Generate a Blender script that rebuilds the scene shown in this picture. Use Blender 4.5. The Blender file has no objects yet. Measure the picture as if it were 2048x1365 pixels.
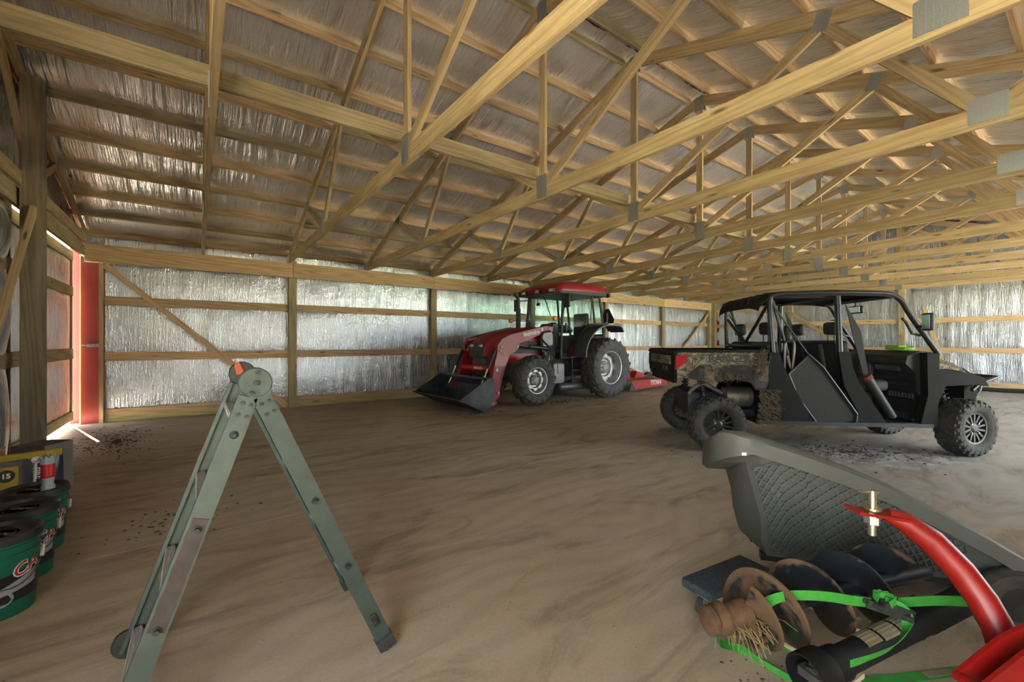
import bpy, bmesh, math, random
from mathutils import Vector, Matrix, noise
R = math.radians
PI = math.pi
random.seed(7)
scene = bpy.context.scene
col = scene.collection

# ------------------------------------------------------------------ camera
CAM_H = 1.315
cam_data = bpy.data.cameras.new('camera')
cam_data.sensor_width = 36.0
cam_data.lens = 861.3 / 2048 * 36.0
cam_data.clip_start = 0.02
cam_data.clip_end = 400
cam = bpy.data.objects.new('camera', cam_data)
cam.location = (0, 0, CAM_H)
cam.rotation_euler = (R(90), 0, R(-36.18))
col.objects.link(cam)
scene.camera = cam

# ------------------------------------------------------------------ sky and light
world = bpy.data.worlds.new('sky'); scene.world = world
world.use_nodes = True
wn = world.node_tree; wn.nodes.clear()
w_out = wn.nodes.new('ShaderNodeOutputWorld')
w_bg = wn.nodes.new('ShaderNodeBackground')
w_bg.inputs['Color'].default_value = (0.80, 0.90, 1.0, 1)
w_bg.inputs['Strength'].default_value = 3.0
wn.links.new(w_bg.outputs[0], w_out.inputs[0])
scene.view_settings.view_transform = 'Standard'
scene.view_settings.look = 'None'
scene.view_settings.gamma = 1.0
scene.view_settings.use_curve_mapping = False
scene.view_settings.exposure = 1.72
cy = scene.cycles
cy.use_denoising = True
cy.max_bounces = 6
cy.diffuse_bounces = 4
cy.glossy_bounces = 4
cy.use_adaptive_sampling = True
cy.adaptive_threshold = 0.04
cy.transmission_bounces = 8
cy.transparent_max_bounces = 12
cy.sample_clamp_indirect = 6.0
cy.caustics_reflective = False
cy.caustics_refractive = False

sun_data = bpy.data.lights.new('sun', 'SUN')
sun_data.energy = 52.0; sun_data.angle = R(0.6); sun_data.color = (1.0, 0.95, 0.87)
sun = bpy.data.objects.new('sun', sun_data)
sun.rotation_euler = Vector((0.22, -0.72, -1.0)).to_track_quat('-Z', 'Y').to_euler()
col.objects.link(sun)

# ------------------------------------------------------------------ building numbers
D = 9.55          # inside of the long wall (Y)
RIDGE = 3.52      # ridge (Y)
HALF = D - RIDGE
YN = RIDGE - HALF # the other long wall, behind the camera
XL = -1.47        # gable by the camera
XE = 17.06        # far gable
ZB = 2.835        # underside of the trusses
ZT = 4.96         # top of the truss apex
POST0 = 1.526
BAY = 3.05
TRUSS_X = [-1.40, 0.085] + [1.46 + 1.525 * i for i in range(11)]
def roof_z(y):    # top of the top chords
    return ZT - abs(y - RIDGE) / 3.0

def daylight_portal(name, loc, rot, sx, sy):
    ld = bpy.data.lights.new(name, 'AREA'); ld.shape = 'RECTANGLE'
    ld.size = sx; ld.size_y = sy
    ld.cycles.is_portal = True
    o = bpy.data.objects.new(name, ld); o.location = loc; o.rotation_euler = rot
    col.objects.link(o)
OPEN_NEAR = [(6.20, 10.60), (10.75, 16.6)]          # open bays of the wall behind the camera (X from, to)
for a, b in OPEN_NEAR:
    daylight_portal('daylight_portal', ((a + b) / 2, YN - 0.02, 1.35), (R(90), 0, 0), b - a, 2.7)
GABLE_LIGHT_GAP = (-2.3, 0.3)                         # unseen gable opening added to light trusses and left side (Y from, to)
daylight_portal('daylight_portal', (XL - 0.1, sum(GABLE_LIGHT_GAP) / 2, 1.35), (0, R(-90), 0), 2.7, GABLE_LIGHT_GAP[1] - GABLE_LIGHT_GAP[0])

# ------------------------------------------------------------------ helpers
def tag(o, label=None, cat=None, group=None, kind=None):
    if label: o['label'] = label
    if cat: o['category'] = cat
    if group: o['group'] = group
    if kind: o['kind'] = kind
    return o

def empty(name, loc=(0, 0, 0), rz=0.0, parent=None):
    o = bpy.data.objects.new(name, None); o.empty_display_size = 0.1
    o.location = loc; o.rotation_euler = (0, 0, rz)
    if parent: o.parent = parent
    col.objects.link(o); return o

def thing(name, label, cat, loc=(0, 0, 0), rz=0.0, group=None):
    return tag(empty(name, loc, rz), label, cat, group)

class MB:
    """collects shapes, then links them as one mesh object"""
    def __init__(s): s.v = []; s.f = []; s.uv = None
    def add(s, vs, fs, M=None):
        n = len(s.v)
        for p in vs:
            p = Vector(p)
            if M is not None: p = M @ p
            s.v.append(tuple(p))
        for f in fs: s.f.append(tuple(i + n for i in f))
        return s
    def box(s, c, d, M=None, taper=1.0):
        x, y, z = [k / 2 for k in d]; q = taper
        vs = [(-x, -y, -z), (x, -y, -z), (x, y, -z), (-x, y, -z), (-x * q, -y * q, z), (x * q, -y * q, z), (x * q, y * q, z), (-x * q, y * q, z)]
        fs = [(0, 3, 2, 1), (4, 5, 6, 7), (0, 1, 5, 4), (1, 2, 6, 5), (2, 3, 7, 6), (3, 0, 4, 7)]
        T = Matrix.Translation(c)
        return s.add(vs, fs, (M @ T) if M is not None else T)
    def rbox(s, c, d, r=0.01, seg=2, M=None):
        bm = bmesh.new(); bmesh.ops.create_cube(bm, size=1.0)
        for v in bm.verts: v.co = Vector((v.co.x * d[0], v.co.y * d[1], v.co.z * d[2]))
        r = min(r, min(d) * 0.49)
        bmesh.ops.bevel(bm, geom=list(bm.edges), offset=r, segments=seg, profile=0.5, affect='EDGES')
        T = Matrix.Translation(c); T = (M @ T) if M is not None else T
        bm.verts.ensure_lookup_table()
        s.add([v.co[:] for v in bm.verts], [[v.index for v in f.verts] for f in bm.faces], T)
        bm.free(); return s
    def beam(s, p0, p1, w, t, up=(0, 0, 1)):
        """rectangular bar from p0 to p1; w along up, t across"""
        M, L = frame(p0, p1, up)
        return s.box((L / 2, 0, 0), (L, t, w), M)
    def tube(s, pts, r, seg=10, caps=True, smooth_path=0):
        pts = [Vector(p) for p in pts]
        if smooth_path: pts = catmull(pts, smooth_path)
        rs = r if isinstance(r, (list, tuple)) else [r] * len(pts)
        if len(rs) != len(pts):
            rs = [rs[0] + (rs[-1] - rs[0]) * i / (len(pts) - 1) for i in range(len(pts))]
        n0 = len(s.v)
        t0 = (pts[1] - pts[0]).normalized()
        up = Vector((0, 0, 1)) if abs(t0.z) < 0.9 else Vector((1, 0, 0))
        a = t0.cross(up).normalized()
        for i, p in enumerate(pts):
            if i == 0: t = pts[1] - pts[0]
            elif i == len(pts) - 1: t = pts[-1] - pts[-2]
            else: t = pts[i + 1] - pts[i - 1]
            t.normalize()
            a = (a - t * a.dot(t)).normalized(); b = t.cross(a)
            for k in range(seg):
                q = 2 * PI * k / seg
                s.v.append(tuple(p + a * (math.cos(q) * rs[i]) + b * (math.sin(q) * rs[i])))
        for i in range(len(pts) - 1):
            for k in range(seg):
                k2 = (k + 1) % seg
                s.f.append((n0 + i * seg + k, n0 + i * seg + k2, n0 + (i + 1) * seg + k2, n0 + (i + 1) * seg + k))
        if caps:
            s.f.append(tuple(n0 + k for k in reversed(range(seg))))
            e = n0 + (len(pts) - 1) * seg
            s.f.append(tuple(e + k for k in range(seg)))
        return s
    def cyl(s, p0, p1, r, seg=16, r2=None):
        return s.tube([p0, p1], [r, r if r2 is None else r2], seg)
    def lathe(s, prof, seg=24, M=None, close=False):
        """prof: (radius, height) list turned about Z"""
        vs = []; fs = []
        n = len(prof)
        for k in range(seg):
            q = 2 * PI * k / seg
            for r, z in prof: vs.append((r * math.cos(q), r * math.sin(q), z))
        m = n if close else n - 1
        for k in range(seg):
            k2 = (k + 1) % seg
            for i in range(m):
                j = (i + 1) % n
                fs.append((k * n + i, k2 * n + i, k2 * n + j, k * n + j))
        if not close:
            if prof[0][0] > 1e-6: fs.append(tuple(k * n for k in reversed(range(seg))))
            if prof[-1][0] > 1e-6: fs.append(tuple(k * n + n - 1 for k in range(seg)))
        return s.add(vs, fs, M)
    def prism(s, poly, h0, h1, axis='y', M=None):
        """outline in two coordinates pushed along the third axis from h0 to h1"""
        n = len(poly)
        def P(a, b, h):
            return {'x': (h, a, b), 'y': (a, h, b), 'z': (a, b, h)}[axis]
        vs = [P(a, b, h0) for a, b in poly] + [P(a, b, h1) for a, b in poly]
        fs = [tuple(range(n))[::-1], tuple(range(n, 2 * n))]
        for i in range(n):
            j = (i + 1) % n
            fs.append((i, j, n + j, n + i))
        return s.add(vs, fs, M)
    def ribbon(s, pts, w, t, up):
        """flat strap along pts, width along up(i)"""
        pts = [Vector(p) for p in pts]
        n0 = len(s.v)
        for i, p in enumerate(pts):
            tg = (pts[min(i + 1, len(pts) - 1)] - pts[max(i - 1, 0)]).normalized()
            u = Vector(up[i] if isinstance(up, list) else up)
            u = (u - tg * u.dot(tg)).normalized(); nn = tg.cross(u)
            for a, b in ((-1, -1), (1, -1), (1, 1), (-1, 1)):
                s.v.append(tuple(p + u * (a * w / 2) + nn * (b * t / 2)))
        for i in range(len(pts) - 1):
            for k in range(4):
                k2 = (k + 1) % 4
                s.f.append((n0 + i * 4 + k, n0 + i * 4 + k2, n0 + i * 4 + 4 + k2, n0 + i * 4 + 4 + k))
        s.f.append((n0 + 3, n0 + 2, n0 + 1, n0)); e = n0 + 4 * (len(pts) - 1)
        s.f.append((e, e + 1, e + 2, e + 3))
        return s
    def build(s, name, mat, parent=None, smooth=False, matrix=None, fix=True, ang=40):
        me = bpy.data.meshes.new(name)
        me.from_pydata(s.v, [], s.f)
        if fix:
            bm = bmesh.new(); bm.from_mesh(me)
            bmesh.ops.recalc_face_normals(bm, faces=bm.faces)
            bm.to_mesh(me); bm.free()
        if smooth:
            for p in me.polygons: p.use_smooth = True
            me.set_sharp_from_angle(angle=R(ang))
        me.materials.append(mat)
        o = bpy.data.objects.new(name, me)
        if matrix is not None: o.matrix_local = matrix
        if parent: o.parent = parent
        col.objects.link(o)
        return o

def catmull(pts, n):
    out = []
    P = [Vector(p) for p in pts]
    for i in range(len(P) - 1):
        p0 = P[max(i - 1, 0)]; p1 = P[i]; p2 = P[i + 1]; p3 = P[min(i + 2, len(P) - 1)]
        for k in range(n):
            t = k / n
            out.append(0.5 * ((2 * p1) + (p2 - p0) * t + (2 * p0 - 5 * p1 + 4 * p2 - p3) * t * t + (3 * p1 - p0 - 3 * p2 + p3) * t ** 3))
    out.append(P[-1]); return out

def frame(p0, p1, up=(0, 0, 1)):
    p0 = Vector(p0); p1 = Vector(p1); x = p1 - p0; L = x.length; x.normalize()
    u = Vector(up)
    if abs(x.dot(u)) > 0.99: u = Vector((1, 0, 0)) if abs(x.x) < 0.9 else Vector((0, 1, 0))
    y = u.cross(x).normalized(); z = x.cross(y)
    M = Matrix(((x.x, y.x, z.x, p0.x), (x.y, y.y, z.y, p0.y), (x.z, y.z, z.z, p0.z), (0, 0, 0, 1)))
    return M, L

def board(name, p0, p1, w, t, mat, parent=None, up=(0, 0, 1), off=(0, 0, 0)):
    """one timber as its own object: its local X runs along the grain"""
    p0 = Vector(p0) - Vector(off); p1 = Vector(p1) - Vector(off)
    M, L = frame(p0, p1, up)
    m = MB().box((L / 2, 0, 0), (L, t, w))
    return m.build(name, mat, parent, matrix=M, fix=False)

def copy_tree(o, parent=None):
    c = o.copy(); col.objects.link(c)
    if parent is not None: c.parent = parent
    for ch in o.children: copy_tree(ch, c)
    return c

def lettering(name, body, size, mat, parent, matrix, bold=0.0, extrude=0.001, shear=0.0, wrap=None):
    """raised flat lettering; wrap = radius of the cylinder it is laid around (axis = local Y)"""
    cu = bpy.data.curves.new(name, 'FONT'); cu.body = body; cu.size = size
    cu.extrude = extrude; cu.offset = bold; cu.shear = shear
    cu.align_x = 'CENTER'; cu.align_y = 'CENTER'; cu.resolution_u = 3
    tmp = bpy.data.objects.new(name, cu); col.objects.link(tmp)
    dg = bpy.context.evaluated_depsgraph_get()
    me = bpy.data.meshes.new_from_object(tmp.evaluated_get(dg))
    bpy.data.objects.remove(tmp); bpy.data.curves.remove(cu)
    if wrap:
        for v in me.vertices:
            a = v.co.x / wrap; r = wrap + v.co.z
            v.co = Vector((r * math.sin(a), v.co.y, r * math.cos(a) - wrap))
    me.materials.clear(); me.materials.append(mat)
    o = bpy.data.objects.new(name, me)
    o.matrix_local = matrix
    if parent: o.parent = parent
    col.objects.link(o); return o

def basis(o, x, y):
    """matrix with local X = x, local Y = y at o"""
    x = Vector(x).normalized(); y = Vector(y); y = (y - x * y.dot(x)).normalized(); z = x.cross(y)
    return Matrix(((x.x, y.x, z.x, o[0]), (x.y, y.y, z.y, o[1]), (x.z, y.z, z.z, o[2]), (0, 0, 0, 1)))

# ------------------------------------------------------------------ materials
def new_mat(name):
    m = bpy.data.materials.new(name); m.use_nodes = True
    nt = m.node_tree
    return m, nt, nt.nodes['Principled BSDF']

def nd(nt, kind, **kw):
    n = nt.nodes.new(kind)
    for k, v in kw.items():
        if k in n.inputs: n.inputs[k].default_value = v
        else: setattr(n, k, v)
    return n

def ramp(nt, src, stops):
    n = nt.nodes.new('ShaderNodeValToRGB')
    e = n.color_ramp.elements
    while len(e) < len(stops): e.new(0.5)
    for i, (p, c) in enumerate(stops):
        e[i].position = p; e[i].color = (c, c, c, 1) if isinstance(c, float) else (*c, 1)
    nt.links.new(src, n.inputs[0]); return n

def mix(nt, fac, a, b, mode='MIX'):
    n = nt.nodes.new('ShaderNodeMix'); n.data_type = 'RGBA'; n.blend_type = mode
    for sock, val in ((n.inputs[0], fac), (n.inputs[6], a), (n.inputs[7], b)):
        if isinstance(val, (int, float)): sock.default_value = val
        elif isinstance(val, tuple): sock.default_value = (*val, 1)
        else: nt.links.new(val, sock)
    return n.outputs[2]

def coords(nt, scale=(1, 1, 1), kind='Object', rnd=0.0, rot=(0, 0, 0)):
    tc = nt.nodes.new('ShaderNodeTexCoord')
    mp = nt.nodes.new('ShaderNodeMapping')
    mp.inputs['Scale'].default_value = scale
    mp.inputs['Rotation'].default_value = rot
    nt.links.new(tc.outputs[kind], mp.inputs['Vector'])
    if rnd:
        oi = nt.nodes.new('ShaderNodeObjectInfo')
        mu = nt.nodes.new('ShaderNodeMath'); mu.operation = 'MULTIPLY'; mu.inputs[1].default_value = rnd
        nt.links.new(oi.outputs['Random'], mu.inputs[0])
        cb = nt.nodes.new('ShaderNodeCombineXYZ')
        for i in range(3): nt.links.new(mu.outputs[0], cb.inputs[i])
        nt.links.new(cb.outputs[0], mp.inputs['Location'])
    return mp.outputs[0]

def wood_mat(name, light, dark, grey=None, greyamt=0.0, rough=0.75, knots=0.9):
    m, nt, b = new_mat(name)
    v = coords(nt, (1, 1, 1), rnd=37.0)
    # growth rings stretched along the board
    mp = nt.nodes.new('ShaderNodeMapping'); mp.inputs['Scale'].default_value = (0.55, 9, 9)
    nt.links.new(v, mp.inputs['Vector'])
    n1 = nd(nt, 'ShaderNodeTexNoise', Scale=1.2, Detail=2.0); nt.links.new(mp.outputs[0], n1.inputs['Vector'])
    wv = nt.nodes.new('ShaderNodeTexWave'); wv.wave_type = 'BANDS'; wv.bands_direction = 'DIAGONAL'
    wv.inputs['Scale'].default_value = 1.1; wv.inputs['Distortion'].default_value = 16.0; wv.inputs['Detail'].default_value = 3.0
    wv.inputs['Detail Scale'].default_value = 0.8
    nt.links.new(mp.outputs[0], wv.inputs['Vector'])
    rings = ramp(nt, wv.outputs['Fac'], [(0.35, 0.0), (1.0, 0.75)])
    c1 = mix(nt, rings.outputs[0], light, dark)
    fine = nt.nodes.new('ShaderNodeMapping'); fine.inputs['Scale'].default_value = (2.5, 90, 90)
    nt.links.new(v, fine.inputs['Vector'])
    n2 = nd(nt, 'ShaderNodeTexNoise', Scale=1.0, Detail=3.0); nt.links.new(fine.outputs[0], n2.inputs['Vector'])
    c2 = mix(nt, 0.28, c1, n2.outputs['Fac'], 'OVERLAY')
    # knots
    km = nt.nodes.new('ShaderNodeMapping'); km.inputs['Scale'].default_value = (1.7, 7.0, 7.0)
    nt.links.new(v, km.inputs['Vector'])
    vo = nd(nt, 'ShaderNodeTexVoronoi', Scale=1.0); nt.links.new(km.outputs[0], vo.inputs['Vector'])
    kr = ramp(nt, vo.outputs['Distance'], [(0.06, knots), (0.14, 0.0)])
    c3 = mix(nt, kr.outputs[0], c2, tuple(k * 0.28 for k in dark))
    # board to board variation and weather stains
    oi = nt.nodes.new('ShaderNodeObjectInfo')
    hs = nt.nodes.new('ShaderNodeHueSaturation')
    mr = nt.nodes.new('ShaderNodeMapRange'); mr.inputs['To Min'].default_value = 0.80; mr.inputs['To Max'].default_value = 1.12
    nt.links.new(oi.outputs['Random'], mr.inputs[0]); nt.links.new(mr.outputs[0], hs.inputs['Value'])
    nt.links.new(c3, hs.inputs['Color'])
    cc = hs.outputs[0]
    if grey:
        n3 = nd(nt, 'ShaderNodeTexNoise', Scale=1.6, Detail=5.0, Roughness=0.7)
        sm = nt.nodes.new('ShaderNodeMapping'); sm.inputs['Scale'].default_value = (0.8, 4, 4)
        nt.links.new(v, sm.inputs['Vector']); nt.links.new(sm.outputs[0], n3.inputs['Vector'])
        gr = ramp(nt, n3.outputs['Fac'], [(0.42, 0.0), (0.68, greyamt)])
        cc = mix(nt, gr.outputs[0], cc, grey)
    nt.links.new(cc, b.inputs['Base Color'])
    b.inputs['Roughness'].default_value = rough
    bp = nd(nt, 'ShaderNodeBump', Strength=0.25, Distance=0.002)
    nt.links.new(n2.outputs['Fac'], bp.inputs['Height']); nt.links.new(bp.outputs[0], b.inputs['Normal'])
    return m

def plain(name, colr, rough=0.5, metal=0.0, spot=0.0, scale=8.0, spec=0.5, coat=0.0, bump=0.0, col2=None):
    """one colour with fine wear"""
    m, nt, b = new_mat(name)
    v = coords(nt)
    n = nd(nt, 'ShaderNodeTexNoise', Scale=scale, Detail=6.0, Roughness=0.65); nt.links.new(v, n.inputs['Vector'])
    c2 = col2 if col2 else tuple(k * (1 - spot) for k in colr)
    rp = ramp(nt, n.outputs['Fac'], [(0.35, 0.0), (0.7, 1.0)])
    nt.links.new(mix(nt, rp.outputs[0], colr, c2), b.inputs['Base Color'])
    b.inputs['Roughness'].default_value = rough
    b.inputs['Metallic'].default_value = metal
    b.inputs['Specular IOR Level'].default_value = spec
    b.inputs['Coat Weight'].default_value = coat
    if bump:
        bp = nd(nt, 'ShaderNodeBump', Strength=bump, Distance=0.003)
        n2 = nd(nt, 'ShaderNodeTexNoise', Scale=scale * 14, Detail=2.0); nt.links.new(v, n2.inputs['Vector'])
        nt.links.new(n2.outputs['Fac'], bp.inputs['Height']); nt.links.new(bp.outputs[0], b.inputs['Normal'])
    return m

def foil_mat(name, colr, streak, strength, rough=0.3, bubbles=0.5, streak_shade_col=(0.6, 0.56, 0.50), metal=0.93):
    """reflective bubble insulation: UV in metres, V runs along the roll"""
    m, nt, b = new_mat(name)
    v = coords(nt, (1, 1, 1), 'UV')
    s1 = nt.nodes.new('ShaderNodeMapping'); s1.inputs['Scale'].default_value = (streak, streak * 0.06, 1)
    nt.links.new(v, s1.inputs['Vector'])
    n1 = nd(nt, 'ShaderNodeTexNoise', Scale=1.0, Detail=3.0, Roughness=0.55); nt.links.new(s1.outputs[0], n1.inputs['Vector'])
    s2 = nt.nodes.new('ShaderNodeMapping'); s2.inputs['Scale'].default_value = (60, 34, 1)
    nt.links.new(v, s2.inputs['Vector'])
    vo = nd(nt, 'ShaderNodeTexVoronoi', Scale=1.0); nt.links.new(s2.outputs[0], vo.inputs['Vector'])
    n3 = nd(nt, 'ShaderNodeTexNoise', Scale=2.3, Detail=3.0); nt.links.new(v, n3.inputs['Vector'])
    b1 = nd(nt, 'ShaderNodeBump', Strength=strength, Distance=0.03); nt.links.new(n1.outputs['Fac'], b1.inputs['Height'])
    b2 = nd(nt, 'ShaderNodeBump', Strength=bubbles, Distance=0.006); nt.links.new(vo.outputs['Distance'], b2.inputs['Height'])
    nt.links.new(b1.outputs[0], b2.inputs['Normal'])
    b3 = nd(nt, 'ShaderNodeBump', Strength=0.35, Distance=0.05); nt.links.new(n3.outputs['Fac'], b3.inputs['Height'])
    nt.links.new(b2.outputs[0], b3.inputs['Normal'])
    nt.links.new(b3.outputs[0], b.inputs['Normal'])
    dirt = ramp(nt, n3.outputs['Fac'], [(0.35, 1.0), (0.75, 0.78)])
    streak_shade = ramp(nt, n1.outputs['Fac'], [(0.50, 1.0), (0.68, 0.0)])      # crease glints painted into the colour: base dulled between bright streaks
    c1 = mix(nt, 1.0, colr, dirt.outputs[0], 'MULTIPLY')
    c2 = mix(nt, streak_shade.outputs[0], c1, tuple(k * d for k, d in zip(colr, streak_shade_col)))
    nt.links.new(c2, b.inputs['Base Color'])
    rg = ramp(nt, streak_shade.outputs[0], [(0.0, rough), (1.0, min(1.0, rough + 0.05))]); nt.links.new(rg.outputs[0], b.inputs['Roughness'])
    b.inputs['Metallic'].default_value = metal
    return m

MAT = {}
MAT['pine'] = wood_mat('pine_lumber', (0.70, 0.49, 0.265), (0.52, 0.315, 0.145))
MAT['truss'] = wood_mat('truss_lumber', (0.53, 0.39, 0.20), (0.40, 0.26, 0.115), grey=(0.24, 0.18, 0.095), greyamt=0.5)
MAT['treated'] = wood_mat('treated_lumber', (0.50, 0.40, 0.215), (0.37, 0.285, 0.14), grey=(0.16, 0.13, 0.08), greyamt=0.5)
MAT['grey_post'] = wood_mat('weathered_post_lumber', (0.30, 0.245, 0.15), (0.19, 0.15, 0.085), grey=(0.12, 0.10, 0.07), greyamt=0.5)
MAT['sill'] = wood_mat('green_treated_sill', (0.55, 0.46, 0.20), (0.37, 0.28, 0.10))
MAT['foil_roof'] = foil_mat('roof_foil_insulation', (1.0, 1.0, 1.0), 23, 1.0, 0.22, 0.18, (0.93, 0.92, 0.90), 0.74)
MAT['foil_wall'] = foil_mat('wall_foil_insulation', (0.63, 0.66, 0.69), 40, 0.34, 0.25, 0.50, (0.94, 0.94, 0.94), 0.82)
MAT['galv'] = plain('galvanised_plate', (0.48, 0.50, 0.49), 0.42, 0.85, 0.35, 30)
MAT['red_metal'] = plain('red_sheet_metal', (0.27, 0.032, 0.022), 0.5, 0.1, 0.2, 3)
# ================================================================== the building
# ---- floor
def concrete_mat():
    m, nt, b = new_mat('dusty_concrete')
    v = coords(nt)
    # trowel arcs and tyre smears
    big = nd(nt, 'ShaderNodeTexNoise', Scale=0.55, Detail=4.0, Roughness=0.55, Distortion=0.8); nt.links.new(v, big.inputs['Vector'])
    sm = coords(nt, (0.9, 2.6, 1), rot=(0, 0, R(-28)))
    sme = nd(nt, 'ShaderNodeTexNoise', Scale=0.9, Detail=7.0, Roughness=0.68, Distortion=1.3); nt.links.new(sm, sme.inputs['Vector'])
    sw = coords(nt, (0.5, 0.5, 1))
    wv = nt.nodes.new('ShaderNodeTexWave'); wv.wave_type = 'RINGS'; wv.inputs['Scale'].default_value = 3.2
    wv.inputs['Distortion'].default_value = 14.0; wv.inputs['Detail'].default_value = 4.0; wv.inputs['Detail Scale'].default_value = 0.55
    nt.links.new(sw, wv.inputs['Vector'])
    fine = nd(nt, 'ShaderNodeTexNoise', Scale=60, Detail=4.0, Roughness=0.7); nt.links.new(v, fine.inputs['Vector'])
    c0 = mix(nt, ramp(nt, big.outputs['Fac'], [(0.34, 0.0), (0.68, 1.0)]).outputs[0], (0.50, 0.39, 0.26), (0.63, 0.52, 0.38))
    c1 = mix(nt, ramp(nt, sme.outputs['Fac'], [(0.50, 0.0), (0.74, 0.85)]).outputs[0], c0, (0.215, 0.145, 0.09))
    c2 = mix(nt, ramp(nt, sme.outputs['Fac'], [(0.25, 0.6), (0.45, 0.0)]).outputs[0], c1, (0.50, 0.44, 0.35))
    c3 = mix(nt, ramp(nt, wv.outputs['Fac'], [(0.3, 0.0), (1.0, 0.16)]).outputs[0], c2, (0.16, 0.115, 0.075))
    # slab colour turns greyer towards high X and low Y
    sx = nt.nodes.new('ShaderNodeSeparateXYZ'); nt.links.new(v, sx.inputs[0])
    mr = nt.nodes.new('ShaderNodeMapRange'); mr.inputs['From Min'].default_value = 3.6; mr.inputs['From Max'].default_value = 5.2
    nt.links.new(sx.outputs[0], mr.inputs[0])
    my = nt.nodes.new('ShaderNodeMapRange'); my.inputs['From Min'].default_value = 5.0; my.inputs['From Max'].default_value = 2.0
    nt.links.new(sx.outputs[1], my.inputs[0])
    mu = nt.nodes.new('ShaderNodeMath'); mu.operation = 'MULTIPLY'
    nt.links.new(mr.outputs[0], mu.inputs[0]); nt.links.new(my.outputs[0], mu.inputs[1])
    mu2 = nt.nodes.new('ShaderNodeMath'); mu2.operation = 'MULTIPLY'; mu2.inputs[1].default_value = 0.75
    nt.links.new(mu.outputs[0], mu2.inputs[0])
    pale = mix(nt, ramp(nt, sme.outputs['Fac'], [(0.40, 0.0), (0.66, 1.0)]).outputs[0], (0.46, 0.44, 0.40), (0.27, 0.235, 0.19))
    c4 = mix(nt, mu2.outputs[0], c3, pale)
    # chalky mud patch below the buggy
    pc = nt.nodes.new('ShaderNodeMapping'); pc.inputs['Location'].default_value = (-4.15, -2.05, 0)
    tc = nt.nodes.new('ShaderNodeTexCoord')
    rotm = nt.nodes.new('ShaderNodeMapping'); rotm.vector_type = 'TEXTURE'
    rotm.inputs['Location'].default_value = (6.15, 1.75, 0); rotm.inputs['Rotation'].default_value = (0, 0, R(-41)); rotm.inputs['Scale'].default_value = (1.5, 0.62, 1)
    nt.links.new(tc.outputs['Object'], rotm.inputs['Vector'])
    ln = nt.nodes.new('ShaderNodeVectorMath'); ln.operation = 'LENGTH'; nt.links.new(rotm.outputs[0], ln.inputs[0])
    ad = nt.nodes.new('ShaderNodeMath'); ad.operation = 'ADD'
    mm = nt.nodes.new('ShaderNodeMath'); mm.operation = 'MULTIPLY'; mm.inputs[1].default_value = 0.9
    pn = nd(nt, 'ShaderNodeTexNoise', Scale=5.5, Detail=6.0, Roughness=0.7); nt.links.new(v, pn.inputs['Vector'])
    nt.links.new(pn.outputs['Fac'], mm.inputs[0]); nt.links.new(ln.outputs['Value'], ad.inputs[0]); nt.links.new(mm.outputs[0], ad.inputs[1])
    pm = ramp(nt, ad.outputs[0], [(0.0, 0.9), (0.62, 0.75), (0.80, 0.0)])
    pm.color_ramp.elements[0].position = 0.3
    # ramp input is clamped to 0..1, so scale the distance first
    sc2 = nt.nodes.new('ShaderNodeMath'); sc2.operation = 'MULTIPLY'; sc2.inputs[1].default_value = 0.55
    nt.links.new(ad.outputs[0], sc2.inputs[0]); nt.links.new(sc2.outputs[0], pm.inputs[0])
    chalk = mix(nt, ramp(nt, pn.outputs['Fac'], [(0.40, 0.0), (0.60, 1.0)]).outputs[0], (0.58, 0.58, 0.55), (0.17, 0.145, 0.115))
    c5 = mix(nt, pm.outputs[0], c4, chalk)
    c6 = mix(nt, 0.25, c5, fine.outputs['Fac'], 'OVERLAY')
    # loose specks
    vo = nd(nt, 'ShaderNodeTexVoronoi', Scale=9.0); nt.links.new(v, vo.inputs['Vector'])
    c7 = mix(nt, ramp(nt, vo.outputs['Distance'], [(0.02, 0.8), (0.05, 0.0)]).outputs[0], c6, (0.06, 0.045, 0.03))
    nt.links.new(c7, b.inputs['Base Color'])
    rr = ramp(nt, sme.outputs['Fac'], [(0.3, 0.50), (0.7, 0.85)]); nt.links.new(rr.outputs[0], b.inputs['Roughness'])
    bp = nd(nt, 'ShaderNodeBump', Strength=0.3, Distance=0.004); nt.links.new(sme.outputs['Fac'], bp.inputs['Height'])
    bp2 = nd(nt, 'ShaderNodeBump', Strength=0.2, Distance=0.002); nt.links.new(fine.outputs['Fac'], bp2.inputs['Height'])
    nt.links.new(bp.outputs[0], bp2.inputs['Normal']); nt.links.new(bp2.outputs[0], b.inputs['Normal'])
    return m
MAT['concrete'] = concrete_mat()
MAT['joint'] = plain('dirt_in_the_joint', (0.05, 0.04, 0.03), 0.9)
floor = MB().box(((XL + XE) / 2, (YN + D) / 2, -0.06), (XE - XL + 0.3, D - YN + 0.3, 0.09)).build('floor', MAT['joint'])
tag(floor, kind='structure')
jx = [XL - 0.15, 4.53, 10.6, XE + 0.12]; jy = [YN - 0.1, 3.60, D + 0.1]
for i in range(3):
    for j in range(2):
        x0, x1, y0, y1 = jx[i] + 0.004, jx[i + 1] - 0.004, jy[j] + 0.004, jy[j + 1] - 0.004
        MB().box(((x0 + x1) / 2, (y0 + y1) / 2, -0.0125), (x1 - x0, y1 - y0, 0.025)).build('concrete_slab', MAT['concrete'], floor)

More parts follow.
